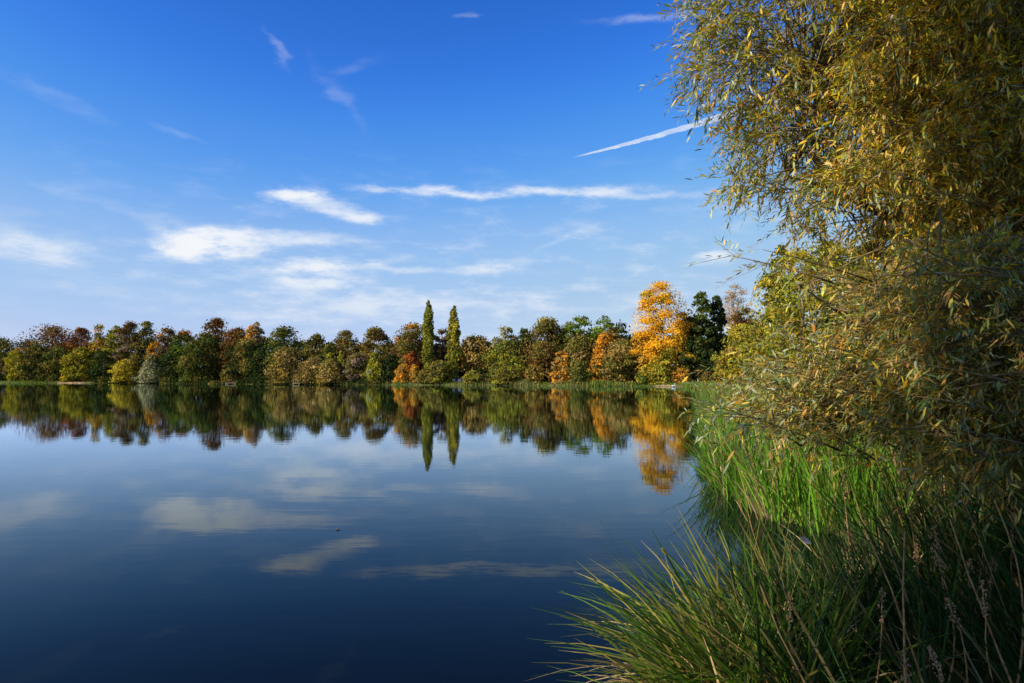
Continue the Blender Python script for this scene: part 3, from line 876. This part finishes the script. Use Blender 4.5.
# low brushwood between left-hand trees and water, coloured dark for the shade there
r = np.random.default_rng(31)
q = scatter_shore(16000, 205, 320, (.8, 3.2), r, xr=(-240, -38))
pq = 512 + F * q[:, 0] / q[:, 1]
wv = .5 + .5 * np.sin(q[:, 0] * .31 + 2.5 * np.sin(q[:, 0] * .09))
okq = ((pq > 98) & (pq < 392)) & (r.uniform(size=len(q)) < .35 + .65 * wv)
q = q[okq]; wv = wv[okq]
P3 = np.column_stack([q, np.maximum(height(q), 0) + r.uniform(0, 1, len(q)) ** 1.3 * (.7 + 2.2 * wv)])
cc = palette_pick(PAL['dark'], len(q), r)
mk = np.sin(q[:, 0] * .5 + 1.7 * np.sin(q[:, 0] * .17)) > .55
cc[mk] = palette_pick(PAL['olive'], mk.sum(), r)
tag(mesh_np('undergrowth', leaf_quads(P3, unit(r.normal(size=(len(q), 3)) + [0, -.4, .5]), .32, r), 4, cc * r.uniform(.7, 1.3, (len(q), 1)), M_FAR), kind='stuff',
    label='low brushwood between the left-hand trees and the water, darkened to stand for shade')

# right bank meadow grass from 14 m to 170 m
r = np.random.default_rng(22)
parts = []
for (y0, y1, n, hgt, wd, inl) in ((14, 26, 9000, 1.35, .018, 7), (26, 60, 12000, 1.2, .035, 12), (60, 110, 12000, .9, .07, 16), (110, 190, 12000, .9, .13, 22)):
    q = scatter_shore(n, y0, y1, (.3, inl), r, xr=(2, 60))
    z = height(q)
    dv = np.column_stack([r.normal(-.15, .3, n), r.normal(0, .3, n), np.ones(n)])
    cc = palette_pick(BL['lush'], n, r)
    if y0 > 20:
        mk = r.uniform(size=n) < .5; cc[mk] = palette_pick(BL['far'], mk.sum(), r)
    mk = (np.sin(q[:, 0] * .7 + np.sin(q[:, 1] * .4) * 2) > .5) & (r.uniform(size=n) < .6)
    cc[mk] = palette_pick(BL['far'], mk.sum(), r)
    parts.append(blades(np.column_stack([q, np.maximum(z, -.2)]), dv, hgt * r.uniform(.4, 1.2, n), wd * r.uniform(.6, 1.3, n), r.uniform(.1, .5, n), cc * r.uniform(.7, 1.2, (n, 1)), seg=3, seed=5))
tag(mesh_np('bank_grass', np.concatenate([a for a, b_ in parts]), 4, np.concatenate([b_ for a, b_ in parts]), M_BLADE), kind='stuff', label='green grass and reeds covering the right bank')


def ground_z(q):
    return height(q)


def region_blades(n, xlo, xhi, ylo, yhi, r, sd_lo=-.35, sd_hi=99):
    q = np.column_stack([r.uniform(xlo, xhi, n * 2), r.uniform(ylo, yhi, n * 2)])
    s = signed(q)
    q = q[(s > sd_lo) & (s < sd_hi)][:n]
    return q


# reeds and rushes grow in tufts: blades of a tuft share foot, lean and hue
def tufts(n_tuft, per, box, r, sd_lo, sd_hi, radius, lean_mu, lean_sd, pal, dry, shade=.3):
    q = region_blades(n_tuft, *box, r, sd_lo, sd_hi)
    n_ = len(q)
    k_ = r.integers(int(per * .5), int(per * 1.5), n_)
    i_ = np.repeat(np.arange(n_), k_)
    off = r.normal(0, 1, (len(i_), 2)) * radius
    P2 = q[i_] + off
    tl = np.column_stack([r.normal(lean_mu[0], lean_sd, n_), r.normal(lean_mu[1], lean_sd, n_)])
    lean = tl[i_] + off / radius * .10 + r.normal(0, .11, (len(i_), 2))
    hue = r.uniform(1 - shade, 1 + shade, n_)
    c_ = palette_pick(BL[pal], len(i_), r) * (hue[i_] * r.uniform(.7, 1.25, len(i_)))[:, None]
    mk = r.uniform(size=len(i_)) < (dry * np.exp(r.normal(0, .9, n_)))[i_]
    c_[mk] = palette_pick(BL['dry'], mk.sum(), r) * .85
    return P2, np.column_stack([lean, np.ones(len(i_))]), c_, hue[i_], i_


# sunlit broad-bladed reeds around the little inlet
r = np.random.default_rng(23)
P2, dv, cc, hu, ti = tufts(620, 15, (2.6, 11, 8.9, 15.5), r, -.15, 99, .12, (-.16, -.10), .15, 'lush', .16)
n = len(P2)
z = np.maximum(height(P2), -.25)
th_ = r.uniform(.75, 1.2, ti.max() + 1)[ti]
V, C = blades(np.column_stack([P2, z]), dv, 1.38 * th_ * r.uniform(.55, 1.15, n), r.uniform(.016, .038, n), r.uniform(.03, .55, n) ** 1.3, cc, seg=4, seed=6)
tag(mesh_np('reed_bed', V, 4, C, M_BLADE), kind='stuff', label='bright green broad-bladed reeds in sun behind the small inlet')

# tall thin rushes in front, leaning to the left
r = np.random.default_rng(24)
P2, dv, cc, hu, ti = tufts(560, 19, (1.5, 8.5, 3.5, 9.4), r, -.05, 99, .09, (-.38, -.02), .17, 'rush_shaded', .07, .5)
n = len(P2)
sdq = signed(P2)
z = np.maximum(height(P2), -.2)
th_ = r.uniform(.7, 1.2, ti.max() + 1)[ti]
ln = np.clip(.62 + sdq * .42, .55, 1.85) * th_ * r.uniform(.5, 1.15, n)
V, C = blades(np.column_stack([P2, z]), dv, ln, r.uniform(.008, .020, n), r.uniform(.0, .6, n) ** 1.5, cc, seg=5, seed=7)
tag(mesh_np('rushes', V, 4, C, M_BLADE), kind='stuff', label='dense dark green rushes on the near bank leaning left, deepened to suggest shade')


def tussock(name, label, x, y, n, length, spread, pals, lean, seed, wd=(.010, .026), bend=(.1, .7), radius=.22):
    r = np.random.default_rng(seed)
    z0 = max(float(height([(x, y)])[0]), -.1)
    root = empty(name, (x, y, z0), label, 'grass clump')
    for pname, cnt, pal, b0, b1, lmul in pals:
        n_ = cnt
        a = r.uniform(0, 2 * math.pi, n_); rr = radius * np.sqrt(r.uniform(0, 1, n_))
        base = np.column_stack([np.cos(a) * rr, np.sin(a) * rr, np.full(n_, -.05)])
        out = np.column_stack([np.cos(a), np.sin(a), np.zeros(n_)])
        dv = out * (spread * r.uniform(0, 1.1, n_) * rr / radius)[:, None] + np.column_stack([r.normal(lean[0], .34, n_), r.normal(lean[1], .26, n_), np.ones(n_)])
        hd = unit(dv * np.array([1, 1, 0.0]) + 1e-6)
        curl = hd * .55 + np.array([0, 0, -1.0])
        c_ = palette_pick(BL[pal], n_, r) * r.uniform(.75, 1.25, (n_, 1))
        V, C = blades(base, dv, length * lmul * r.uniform(.45, 1.05, n_), r.uniform(*wd, n_), r.uniform(b0, b1, n_), c_, seg=6, seed=seed + 1, curl=curl)
        mesh_np(pname, V, 4, C, M_BLADE, root)
    return root


tussock('sedge_clump', 'sunlit sedge clump arching left over the water in the foreground', 1.55, 4.35, 0, 1.35, .6,
        [('green_blades', 750, 'green', .05, .45, 1.0), ('dry_blades', 420, 'dry', .2, .9, .8)], (-.38, -.02), 41, radius=.42)
tussock('sedge_clump', 'sedge clump at the bottom edge with straw-coloured blades lowest to the water', 1.32, 3.95, 0, .95, .7,
        [('green_blades', 380, 'green', .1, .55, 1.0), ('dry_blades', 420, 'dry', .2, .85, .9)], (-.32, -.05), 43, radius=.34)
tussock('sedge_clump', 'upright sedge clump behind the sunlit one, edging the inlet', 2.2, 5.0, 0, 1.1, .5,
        [('green_blades', 520, 'rush_shaded', .05, .35, 1.0), ('dry_blades', 120, 'dry', .1, .6, .8)], (-.34, .0), 45, radius=.45)


# ------------------------------------------------------------------ near willows
def grow_sprays(tips, dirs, lens, r, leaf_len, leaf_w, n_twigs, n_leaves, colfn, droop=.35, twig_len=(.22, .5)):
    """every spray: a curved stem with side twigs carrying narrow alternate leaves. Returns leaf polygons, colours and twig ribbons"""
    S = len(tips)
    K = S * n_twigs
    d = np.repeat(unit(dirs), n_twigs, 0)
    L = np.repeat(lens, n_twigs)
    tp = np.repeat(tips, n_twigs, 0)
    s = np.tile(np.linspace(0, 1, n_twigs), S) + r.normal(0, .03, K)
    sag = np.array([0, 0, -1.0]) * (droop * L * (1 - 0))[:, None]
    start = tp - d * L[:, None]
    pos = start + d * (L * s)[:, None] + sag * (s ** 2)[:, None] * .5
    td = unit(d * .9 + r.normal(0, .72, (K, 3)) + np.array([0, 0, -droop]) * .6)
    tl = r.uniform(*twig_len, K)
    # leaves
    M = K * n_leaves
    u = np.tile(np.linspace(.12, 1, n_leaves), K) + r.normal(0, .015, M)
    b0 = np.repeat(pos, n_leaves, 0); bd = np.repeat(td, n_leaves, 0); bl = np.repeat(tl, n_leaves)
    lp = b0 + bd * (bl * u)[:, None] + np.array([0, 0, -1.0]) * (bl * u ** 2 * .30)[:, None]
    bside = unit(np.cross(bd, unit(r.normal(size=(K, 3)).repeat(n_leaves, 0))))
    sgn = np.where(np.tile(np.arange(n_leaves) % 2, K) == 0, 1.0, -1.0)
    ld = unit(bd * .85 + bside * (sgn * .55)[:, None] + r.normal(0, .22, (M, 3)) + np.array([0, 0, -.18]))
    ln = unit(np.cross(ld, np.cross(np.array([0, 0, 1.0]) + r.normal(0, .45, (M, 3)), ld)))
    sd2 = np.cross(ln, ld)
    sz = r.uniform(.75, 1.2, K).repeat(n_leaves) * r.uniform(.5, 1.2, M)
    ll = (leaf_len * sz)[:, None]
    lw = (leaf_w * sz * r.uniform(.7, 1.25, M))[:, None]
    dr = np.array([0, 0, -1.0]) * ll * r.uniform(0, .22, M)[:, None]
    p0 = lp
    p1 = lp + ld * ll * .32 + sd2 * lw * .5
    p2 = lp + ld * ll * .68 + sd2 * lw * .42 + dr * .4
    p3 = lp + ld * ll + dr
    p4 = lp + ld * ll * .68 - sd2 * lw * .42 + dr * .4
    p5 = lp + ld * ll * .32 - sd2 * lw * .5
    V = np.stack([p0, p1, p2, p3, p4, p5], 1)
    C = colfn(lp, np.repeat(np.repeat(np.arange(S), n_twigs), n_leaves), r)
    # twig ribbons: thin crossed strips
    e = pos + td * tl[:, None] + np.array([0, 0, -1.0]) * (tl * .30)[:, None]
    sw = unit(np.cross(td, unit(r.normal(size=(K, 3))))) * .0022
    TV = np.stack([pos - sw, pos + sw, e + sw * .3, e - sw * .3], 1)
    # spray stems
    ss = np.linspace(0, 1, 5)
    st = []
    for i in range(S):
        a = tips[i] - unit(dirs[i]) * lens[i]
        pts = np.array([a + unit(dirs[i]) * lens[i] * q_ + np.array([0, 0, -1.0]) * droop * lens[i] * q_ ** 2 * .5 for q_ in ss])
        st.append((pts, np.array([.008, .0065, .005, .0035, .002])))
    return V, C, TV, st


WL = {'silver': [((.30, .34, .22), 5), ((.20, .25, .12), 4), ((.40, .42, .30), 2)],
      'green': [((.10, .15, .03), 5), ((.16, .19, .045), 4), ((.06, .10, .025), 3)],
      'olive': [((.22, .20, .032), 5), ((.15, .15, .028), 3)],
      'gold': [((.52, .33, .018), 5), ((.44, .24, .018), 3), ((.55, .42, .04), 2)],
      'amber': [((.50, .22, .03), 4), ((.36, .17, .03), 3), ((.26, .13, .03), 2)]}


def W(px, py, y):
    """world point on the ray through a picture point at depth y"""
    d = px_dir(px, py)
    return np.array([0, 0, CAM_H]) + d * (y / d[1])


def mixcol(weights_fn):
    def f(P, sid, r):
        n = len(P)
        keys = ['silver', 'green', 'olive', 'gold', 'amber']
        w = weights_fn(P, sid, r)                    # n,5
        w = w / w.sum(1, keepdims=True)
        cum = np.cumsum(w, 1); u = r.uniform(size=(n, 1))
        k_ = (u > cum).sum(1).clip(0, 4)
        out = np.zeros((n, 3))
        for i, kk in enumerate(keys):
            mk = k_ == i
            out[mk] = palette_pick(WL[kk], mk.sum(), r)
        return np.minimum(out * 1.75 * r.uniform(.6, 1.25, (n, 1)), .8)
    return f


def poly_edge(tbl, py):
    ys = [a for a, b_ in tbl]; xs = [b_ for a, b_ in tbl]
    return np.interp(py, ys, xs)


def connect(sprays_start, anchors, r, rad=.0095):
    """branchlets from boughs to the foot of each spray, grouped through intermediate nodes"""
    paths = []
    for st in sprays_start:
        dd = np.linalg.norm(anchors - st, axis=1) + r.uniform(0, .5, len(anchors))
        a = anchors[r.choice(np.argsort(dd)[:6])]
        L_ = np.linalg.norm(a - st)
        ax = np.linspace(0, 1, 6)[:, None]
        kink = np.cumsum(r.normal(0, .035 * L_, (6, 3)), 0); kink -= kink[0] + ax * (kink[-1] - kink[0])
        pt = a + (st - a) * ax + np.array([0, 0, .16 * L_]) * np.sin(ax * math.pi) + kink
        paths.append((pt, rad * np.linspace(1, .5, 6)))
    return paths


def bough(p0, p1, r, k=9, sag=.1, wob=.06):
    p0, p1 = np.array(p0, float), np.array(p1, float)
    L_ = np.linalg.norm(p1 - p0)
    t = np.linspace(0, 1, k)[:, None]
    pts = p0 + (p1 - p0) * t + np.array([0, 0, 1.0]) * (np.sin(t * math.pi) * sag * L_)
    w_ = np.cumsum(r.normal(0, wob * L_ / k, (k, 3)), 0); w_ -= w_[0]
    return pts + w_ * (1 - .3 * t)


def build_willow(name, label, base, fork_h, bough_tips, sprays, leaf, colfn, seed, trunk_r=.22, n_tw=10, n_lf=13, droop=.35, twig=(.22, .48), extra=None):
    r = np.random.default_rng(seed)
    root = empty(name, base, label, 'tree')
    base = np.array(base, float)
    fork = base + np.array([-.25, .1, fork_h])
    paths = [(bough(base - [0, 0, .2], fork, r, 7, 0, .05), trunk_r * np.linspace(1.25, .8, 7))]
    anchors = []
    for bt in bough_tips:
        pts = bough(fork - [0, 0, .15], bt, r, 10, .10, .10)
        paths.append((pts, trunk_r * np.linspace(.5, .05, 10) ** 1.1))
        anchors.append(pts[3:])
    anchors = np.concatenate(anchors)
    tips, dirs, lens = sprays
    V, C, TV, st = grow_sprays(tips, dirs, lens, r, leaf[0], leaf[1], n_tw, n_lf, colfn, droop, twig)
    starts = np.array([s[0][0] for s in st])
    paths2 = connect(starts, anchors, r) + st
    def rel(ps): return [(p_ - base, rr) for p_, rr in ps]
    Vt, Ft = tubes_geo(rel(paths), 8); mesh_idx('trunk', Vt, Ft, M_TWIG, root)
    Vt, Ft = tubes_geo(rel(paths2), 4); mesh_idx('branches', Vt, Ft, M_TWIG, root)
    mesh_np('twigs', TV, 4, np.tile([.16, .11, .04], (len(TV), 1)), M_BLADE, root, origin=base)
    if extra is not None:
        V2, C2 = extra(r)
        V = np.concatenate([V, V2]); C = np.concatenate([C, C2])
    mesh_np('leaves', V, 6, C, M_WILLOW, root, origin=base)
    return root


# --- the big willow: crown from 5.5 m to 12 m away, overhanging from the right
r = np.random.default_rng(61)
EDGE = [(-120, 700), (-20, 690), (20, 692), (55, 678), (75, 680), (95, 712), (120, 722), (145, 738), (158, 716), (172, 708), (184, 742), (196, 790),
        (212, 772), (240, 796), (262, 808), (285, 818), (320, 832), (360, 850), (420, 890)]
tips, dirs, lens = [], [], []
while len(tips) < 1750:
    py = r.uniform(-130, 400); px = r.uniform(660, 1120)
    e_ = poly_edge(EDGE, py)
    if px < e_: continue
    y_ = r.uniform(5.6, 9.5) if px > 800 else r.uniform(6.0, 8.0)
    if px < e_ + 190 and r.uniform() > .05 + .95 * ((px - e_) / 210) ** 1.5: continue
    g_ = math.sin(px * .045 + 1.3 * math.sin(py * .05)) * math.sin(py * .055 + .6)
    if px < 860 and g_ < -.45 and r.uniform() < .8: continue
    tips.append(W(px, py, y_))
    dirs.append(np.array([-.85, -.15, -.05]) + r.normal(0, .38, 3))
    lens.append(r.uniform(.5, .95))
# edge sprays give the outline its fingers
for py in np.arange(-100, 200, 5.0):
    for q_ in range(1):
        y_ = r.uniform(6.2, 7.4)
        tips.append(W(poly_edge(EDGE, py) + r.uniform(0, 26), py + r.uniform(-3, 3), y_))
        dirs.append(np.array([-.9, -.1, .0]) + r.normal(0, .3, 3)); lens.append(r.uniform(.5, .8))
# the part of the crown above and right of the frame
while len(tips) < 2450:
    p_ = np.array([r.uniform(2.2, 12), r.uniform(4.5, 13), r.uniform(2.0, 11.0)])
    c_ = (p_ - np.array([7.2, 8.8, 5.6])) / np.array([5.2, 4.6, 5.0])
    if not (.55 < np.linalg.norm(c_) < 1.0): continue
    v_ = np.array([p_[0], p_[1], p_[2] - CAM_H]); sx_ = 512 + F * v_[0] / v_[1]; sy_ = HOR - F * v_[2] / v_[1]
    if sx_ < poly_edge(EDGE, min(420, sy_)) + 60: continue
    tips.append(p_); dirs.append(unit(c_) + r.normal(0, .4, 3) + np.array([-.3, 0, -.2])); lens.append(r.uniform(.6, 1.0))
tips = np.array(tips); dirs = np.array(dirs); lens = np.array(lens)


def big_w(P, sid, r):
    px = 512 + F * P[:, 0] / P[:, 1]; zz = P[:, 2]
    sp_ = np.random.default_rng(5).uniform(size=4000)[sid % 4000]
    hot = np.exp(-((P[:, 0] - 3.9) / 1.3) ** 2) * np.exp(-((zz - 4.2) / 1.5) ** 2)
    left = np.clip(1 - (P[:, 0] - 1.5) / 2.0, 0, 1)
    w = np.stack([.08 + .50 * left, .9 + 0 * left, .9 + 0 * left, .42 + 1.9 * hot + .5 * (sp_ > .75), .16 + .35 * hot + .5 * (sp_ > .8)], 1)
    return w


BASE_BIG = (7.6, 8.9, float(height([(7.6, 8.9)])[0]) - .1)
bt = [(3.2, 7.2, 5.3), (2.9, 7.0, 4.2), (3.5, 6.6, 3.3), (4.6, 6.6, 6.4), (5.4, 7.0, 8.0), (7.5, 7.6, 9.2), (9.8, 9.5, 8.5), (10.5, 8.0, 5.6), (6.0, 11.5, 7.0), (8.6, 12.0, 5.5), (5.0, 6.0, 2.9), (6.5, 5.8, 4.6), (5.2, 8.5, 4.5)]
build_willow('willow_tree', 'huge near willow with silvery, gold and green leaves overhanging from the right', BASE_BIG, 1.6, bt,
             (tips, dirs, lens), (.083, .0165), mixcol(big_w), 62, trunk_r=.30, n_tw=11, n_lf=16, droop=.35)

# --- the low willow bush with silvery sprays reaching left above the reeds
r = np.random.default_rng(71)
EDGE2 = [(235, 850), (270, 840), (300, 825), (325, 805), (340, 775), (360, 745), (380, 722), (393, 712), (406, 738), (415, 820), (428, 880), (450, 930), (480, 985), (520, 1060)]
tips, dirs, lens = [], [], []
while len(tips) < 900:
    py = r.uniform(240, 560); px = r.uniform(700, 1110)
    e_ = poly_edge(EDGE2, py)
    if px < e_: continue
    if px < e_ + 110 and r.uniform() > .22 + .7 * (px - e_) / 110: continue
    y_ = r.uniform(4.2, 6.2) if px < 860 else r.uniform(3.7, 6.4)
    p_ = W(px, py, y_)
    if p_[2] < height([p_[:2]])[0] + .35: continue
    tips.append(p_)
    dirs.append(np.array([-.95, -.05, .12]) + r.normal(0, .28, 3)); lens.append(r.uniform(.45, .85))
for px, py in ((728, 247), (775, 256), (762, 240), (752, 345), (742, 352), (735, 372), (712, 390), (700, 408), (722, 398), (705, 396), (760, 330), (775, 322), (748, 362), (788, 310), (768, 350), (740, 405)):
    tips.append(W(px, py, r.uniform(4.2, 4.9))); dirs.append(np.array([-.95, -.1, .22]) + r.normal(0, .12, 3)); lens.append(r.uniform(.7, .95))
tips = np.array(tips); dirs = np.array(dirs); lens = np.array(lens)


def low_w(P, sid, r):
    px = 512 + F * P[:, 0] / P[:, 1]
    sp_ = np.random.default_rng(6).uniform(size=4000)[sid % 4000]
    left = np.clip(1 - (px - 720) / 170, 0, 1)
    return np.stack([.08 + .8 * left ** 2, .8 + 0 * left, .8 + 0 * left, .35 + .6 * (sp_ > .7), .25 + .6 * (1 - left) * (sp_ > .5)], 1)


BASE_LOW = (4.9, 5.9, float(height([(4.9, 5.9)])[0]) - .1)
bt = [(1.9, 5.0, 2.3), (2.2, 5.1, 2.9), (2.4, 4.6, 2.0), (3.2, 4.8, 3.0), (3.4, 4.4, 1.9), (4.5, 4.6, 2.6), (4.8, 4.5, 1.5), (5.6, 5.0, 2.9), (4.0, 5.8, 3.3), (3.5, 5.6, 1.4)]
build_willow('willow_bush', 'low willow bush with silvery sprays reaching left above the green reeds', BASE_LOW, .5, bt,
             (tips, dirs, lens), (.068, .0125), mixcol(low_w), 72, trunk_r=.12, n_tw=11, n_lf=14, droop=.15, twig=(.16, .36))


# ------------------------------------------------------------------ seed heads, dead stems and small things
def stalk(name, label, cat, base_px, top_px, y, seed, head=True, mat=M_DRY, rad=.0045, group=None):
    r = np.random.default_rng(seed)
    top = W(top_px[0], top_px[1], y)
    bx = W(base_px[0], base_px[1], y + .15)
    gz = float(height([bx[:2]])[0])
    b0 = np.array([bx[0], bx[1], gz])
    root = empty(name, tuple(b0), label, cat, group)
    t = np.linspace(0, 1, 8)[:, None]
    pts = (top - b0) * t + np.array([1, 0, 0]) * np.sin(t * math.pi) * .05 * r.normal() + np.cumsum(r.normal(0, .006, (8, 3)), 0) * t
    Vt, Ft = tubes_geo([(pts, rad * np.linspace(1.2, .5, 8))], 5)
    mesh_idx('stem', Vt, Ft, mat, root)
    if head:
        hv, hf = [], []
        ax = unit(pts[-1] - pts[-3])
        n_ = 46
        cols = []
        s = r.uniform(0, 1, n_)
        c_ = pts[-1] - ax * (s * .20)[:, None] + unit(r.normal(size=(n_, 3))) * (.006 + .022 * np.sin(s * math.pi) * r.uniform(.4, 1.1, n_))[:, None]
        for c0 in c_:
            rr = r.uniform(.004, .0085); b_ = len(hv)
            for dx, dy, dz in ((1, 0, 0), (0, 1, 0), (-1, 0, 0), (0, -1, 0), (0, 0, 1.3), (0, 0, -1.3)):
                hv.append(c0 + rr * np.array([dx, dy, dz]))
            for a, bb in ((0, 1), (1, 2), (2, 3), (3, 0)):
                hf.append((b_ + a, b_ + bb, b_ + 4)); hf.append((b_ + bb, b_ + a, b_ + 5))
        mesh_idx('seed_head', hv, hf, M_SEED, root)
    return root


heads = [((950, 640), (933, 522), 4.2, 'pink-brown seed head above the tall bent reed stem'), ((985, 690), (960, 498), 4.4, 'topmost seed head near the right edge'),
         ((940, 650), (938, 548), 4.0, 'seed head leaning beside the dead yellow blade'), ((1000, 700), (985, 585), 3.8, 'large seed head low beside the right edge'),
         ((965, 690), (946, 600), 3.9, 'seed head hanging over the shaded rushes'), ((910, 690), (905, 655), 3.6, 'lowest seed head near the bottom edge'),
         ((940, 700), (936, 650), 3.6, 'short seed head on a thin stem near the bottom edge'), ((870, 660), (882, 590), 4.1, 'small seed head left of the bent brown stem'),
         ((1015, 660), (1012, 520), 4.3, 'tall seed head at the right edge'), ((925, 660), (918, 534), 4.6, 'pale seed head rising between the rushes'),
         ((990, 650), (972, 558), 4.1, 'seed head in the densest cluster at right'), ((1005, 640), (990, 560), 4.2, 'right seed head of the densest cluster'),
         ((800, 650), (790, 600), 4.2, 'small brown seed head low in the shade'), ((850, 560), (843, 470), 5.0, 'seed head among the green reeds in the middle')]
for i, (b_, t_, y_, lab) in enumerate(heads):
    stalk('seed_stalk', lab, 'seed stalk', b_, t_, y_ * .93, 200 + i, group='seed heads standing in the rushes', mat=M_DRY)
dead = [((905, 668), (909, 533), 3.9, 'upright reddish brown dead stem bending near its middle'), ((930, 612), (868, 530), 4.1, 'long dead stem slanting down to the right'),
        ((1018, 625), (945, 520), 4.0, 'thick yellow dead reed slanting across the right rushes'), ((840, 640), (770, 588), 4.0, 'brown dead stem slanting through the shaded rushes'),
        ((815, 580), (745, 508), 5.2, 'thin straw stem crossing the inlet reflection'), ((1010, 580), (1000, 500), 4.1, 'orange dead stem near the right edge')]
for i, (b_, t_, y_, lab) in enumerate(dead):
    stalk('dead_stem', lab, 'dead stem', b_, t_, y_ * .88, 300 + i, head=False, rad=.006, group='dead stems among the rushes')


def leaf_shape(name, label, loc, L_, W_, mat, rot, curl=.25):
    V, Fc = [], []
    n_ = 9
    for i in range(n_):
        t = i / (n_ - 1)
        w_ = W_ * math.sin(math.pi * min(.97, max(.03, t)) ** .8) * .5
        for s_ in (-1, 0, 1):
            V.append((L_ * (t - .5), s_ * w_, curl * L_ * (t - .5) ** 2 + (abs(s_) * w_ * .5)))
    for i in range(n_ - 1):
        for j in range(2):
            Fc.append((i * 3 + j, i * 3 + j + 1, i * 3 + j + 4, i * 3 + j + 3))
    o = mesh_idx(name, V, Fc, mat)
    sol = o.modifiers.new('thickness', 'SOLIDIFY'); sol.thickness = .0008
    o.location = loc; o.rotation_euler = rot
    return tag(o, label, 'leaf')


M_PALELEAF = noise_mat('pale_dead_leaf', (.36, .27, .20), (.62, .52, .44), 55, .7)
M_BROWNLEAF = noise_mat('brown_dead_leaf', (.10, .07, .05), (.22, .16, .11), 30, .7)
d_ = W(806, 541, 4.3)
leaf_shape('fallen_leaf', 'pale whitish dead leaf caught among the rushes by the inlet', tuple(d_), .07, .034, M_PALELEAF, (1.1, .5, -.6), .9)
d_ = W(338, 527, 10.05); d_[2] = .006
leaf_shape('floating_leaf', 'small dark leaf floating alone on the open water', tuple(d_), .07, .045, M_BROWNLEAF, (0, 0, .4))
d_ = W(664, 552, 4.25)
leaf_shape('fallen_leaf', 'yellow leaf stuck in the top of the sunlit sedge clump', tuple(W(664, 552, 4.0)), .06, .025, noise_mat('yellow_leaf', (.62, .40, .03), (.75, .50, .06), 20, .6), (1.2, .9, .3))


# ------------------------------------------------------------------ built things on the far shore
def boxes(name, lst, mat, parent=None, bevel=.02):
    V, Fc = [], []
    for (cx, cy, cz, sx_, sy_, sz_) in lst:
        b_ = len(V)
        for dz in (-.5, .5):
            for dx, dy in ((-.5, -.5), (.5, -.5), (.5, .5), (-.5, .5)):
                V.append((cx + dx * sx_, cy + dy * sy_, cz + dz * sz_))
        for f in ((0, 3, 2, 1), (4, 5, 6, 7), (0, 1, 5, 4), (1, 2, 6, 5), (2, 3, 7, 6), (3, 0, 4, 7)):
            Fc.append(tuple(b_ + i for i in f))
    o = mesh_idx(name, V, Fc, mat, parent, smooth=False)
    if bevel:
        bm_ = o.modifiers.new('bevel', 'BEVEL'); bm_.width = bevel; bm_.segments = 2
    return o


def place(px, back):
    D = shore_y(px) + back
    x = (px - 512) / F * D
    return x, D, float(height([(x, D)])[0])


x, y, z = place(462, 8)
z -= .35
hut = empty('hut', (x, y, z), 'low white hut partly hidden below the ochre spreading tree', 'hut')
boxes('wall', [(0, 0, .75, 6.0, 2.6, 1.6)], M_WHITE, hut, .01)
mesh_idx('roof', [(-3.2, -1.6, 1.553), (3.2, -1.6, 1.553), (3.2, 1.6, 1.553), (-3.2, 1.6, 1.553), (-3.0, 0, 2.0), (3.0, 0, 2.0)],
         [(0, 1, 5, 4), (2, 3, 4, 5), (1, 2, 5), (3, 0, 4), (3, 2, 1, 0)], M_ROOF, hut, smooth=False)
dr_ = boxes('door', [(-1.6, -1.33, .75, .9, .06, 1.5)], M_ROOF, hut, .01)
boxes('handle', [(-1.28, -1.38, .95, .05, .05, .12)], M_WOOD, dr_, 0)
for wx_ in (.2, 1.9):
    w_ = boxes('window', [(wx_, -1.325, 1.0, 1.0, .05, .6)], M_GLASS, hut, .01)
    boxes('frame', [(wx_, -1.36, 1.33, 1.12, .05, .06), (wx_, -1.36, .67, 1.12, .05, .06), (wx_ - .53, -1.36, 1.0, .06, .05, .6), (wx_ + .53, -1.36, 1.0, .06, .05, .6)], M_WHITE, w_, 0)

x, y, z = place(300, 0.2)
rail = empty('railing', (x, y, .15), 'pale wooden railing at the water below the tan-olive willow', 'railing')
boxes('deck', [(0, 0, .25, 4.2, 1.6, .16)], M_WOOD, rail)
for sx_ in (-1.9, 0, 1.9):
    boxes('post', [(sx_, -.7, .55, .16, .16, 1.7)], M_WOOD, rail)
boxes('handrail', [(0, -.7, 1.45, 4.1, .2, .16)], M_WOOD, rail)
x, y, z = place(232, -.8)
jet = empty('landing_stage', (x, y, .0), 'flat pale landing stage at the waterline under the small olive-brown shrub', 'landing stage')
boxes('deck', [(0, 0, .42, 4.0, 1.8, .12)], M_WOOD, jet)
for sx_ in (-1.7, 1.7):
    for sy_ in (-.75, .75):
        boxes('post', [(sx_, sy_, .0, .18, .18, 1.0)], M_WOOD, jet)


def bird(px, py_off, D, label):
    x = (px - 512) / F * D
    root = empty('swan', (x, D, 0.0), label, 'bird')
    V, Fc = [], []
    secs = [(-.62, .02, .34), (-.5, .10, .30), (-.3, .21, .25), (0, .26, .22), (.25, .22, .24), (.42, .14, .30), (.50, .08, .40), (.52, .055, .55), (.48, .05, .72), (.50, .055, .84), (.58, .06, .88), (.66, .035, .86)]
    pts = np.array([(a, 0, c) for a, b_, c in secs]); rad = np.array([b_ for a, b_, c in secs])
    Vt, Ft = tubes_geo([(pts, rad)], 12)
    o = mesh_idx('body', Vt, Ft, M_FEATHER, root)
    sb = o.modifiers.new('smooth', 'SUBSURF'); sb.levels = 1; sb.render_levels = 1
    Vt, Ft = tubes_geo([(np.array([(.64, 0, .86), (.72, 0, .845), (.79, 0, .825)]), np.array([.03, .022, .006]))], 8)
    mesh_idx('beak', Vt, Ft, M_BEAK, root)
    root.rotation_euler = (0, 0, .5)


bird(673, 0, 166, 'tiny white swan floating by the bank below the golden tree')
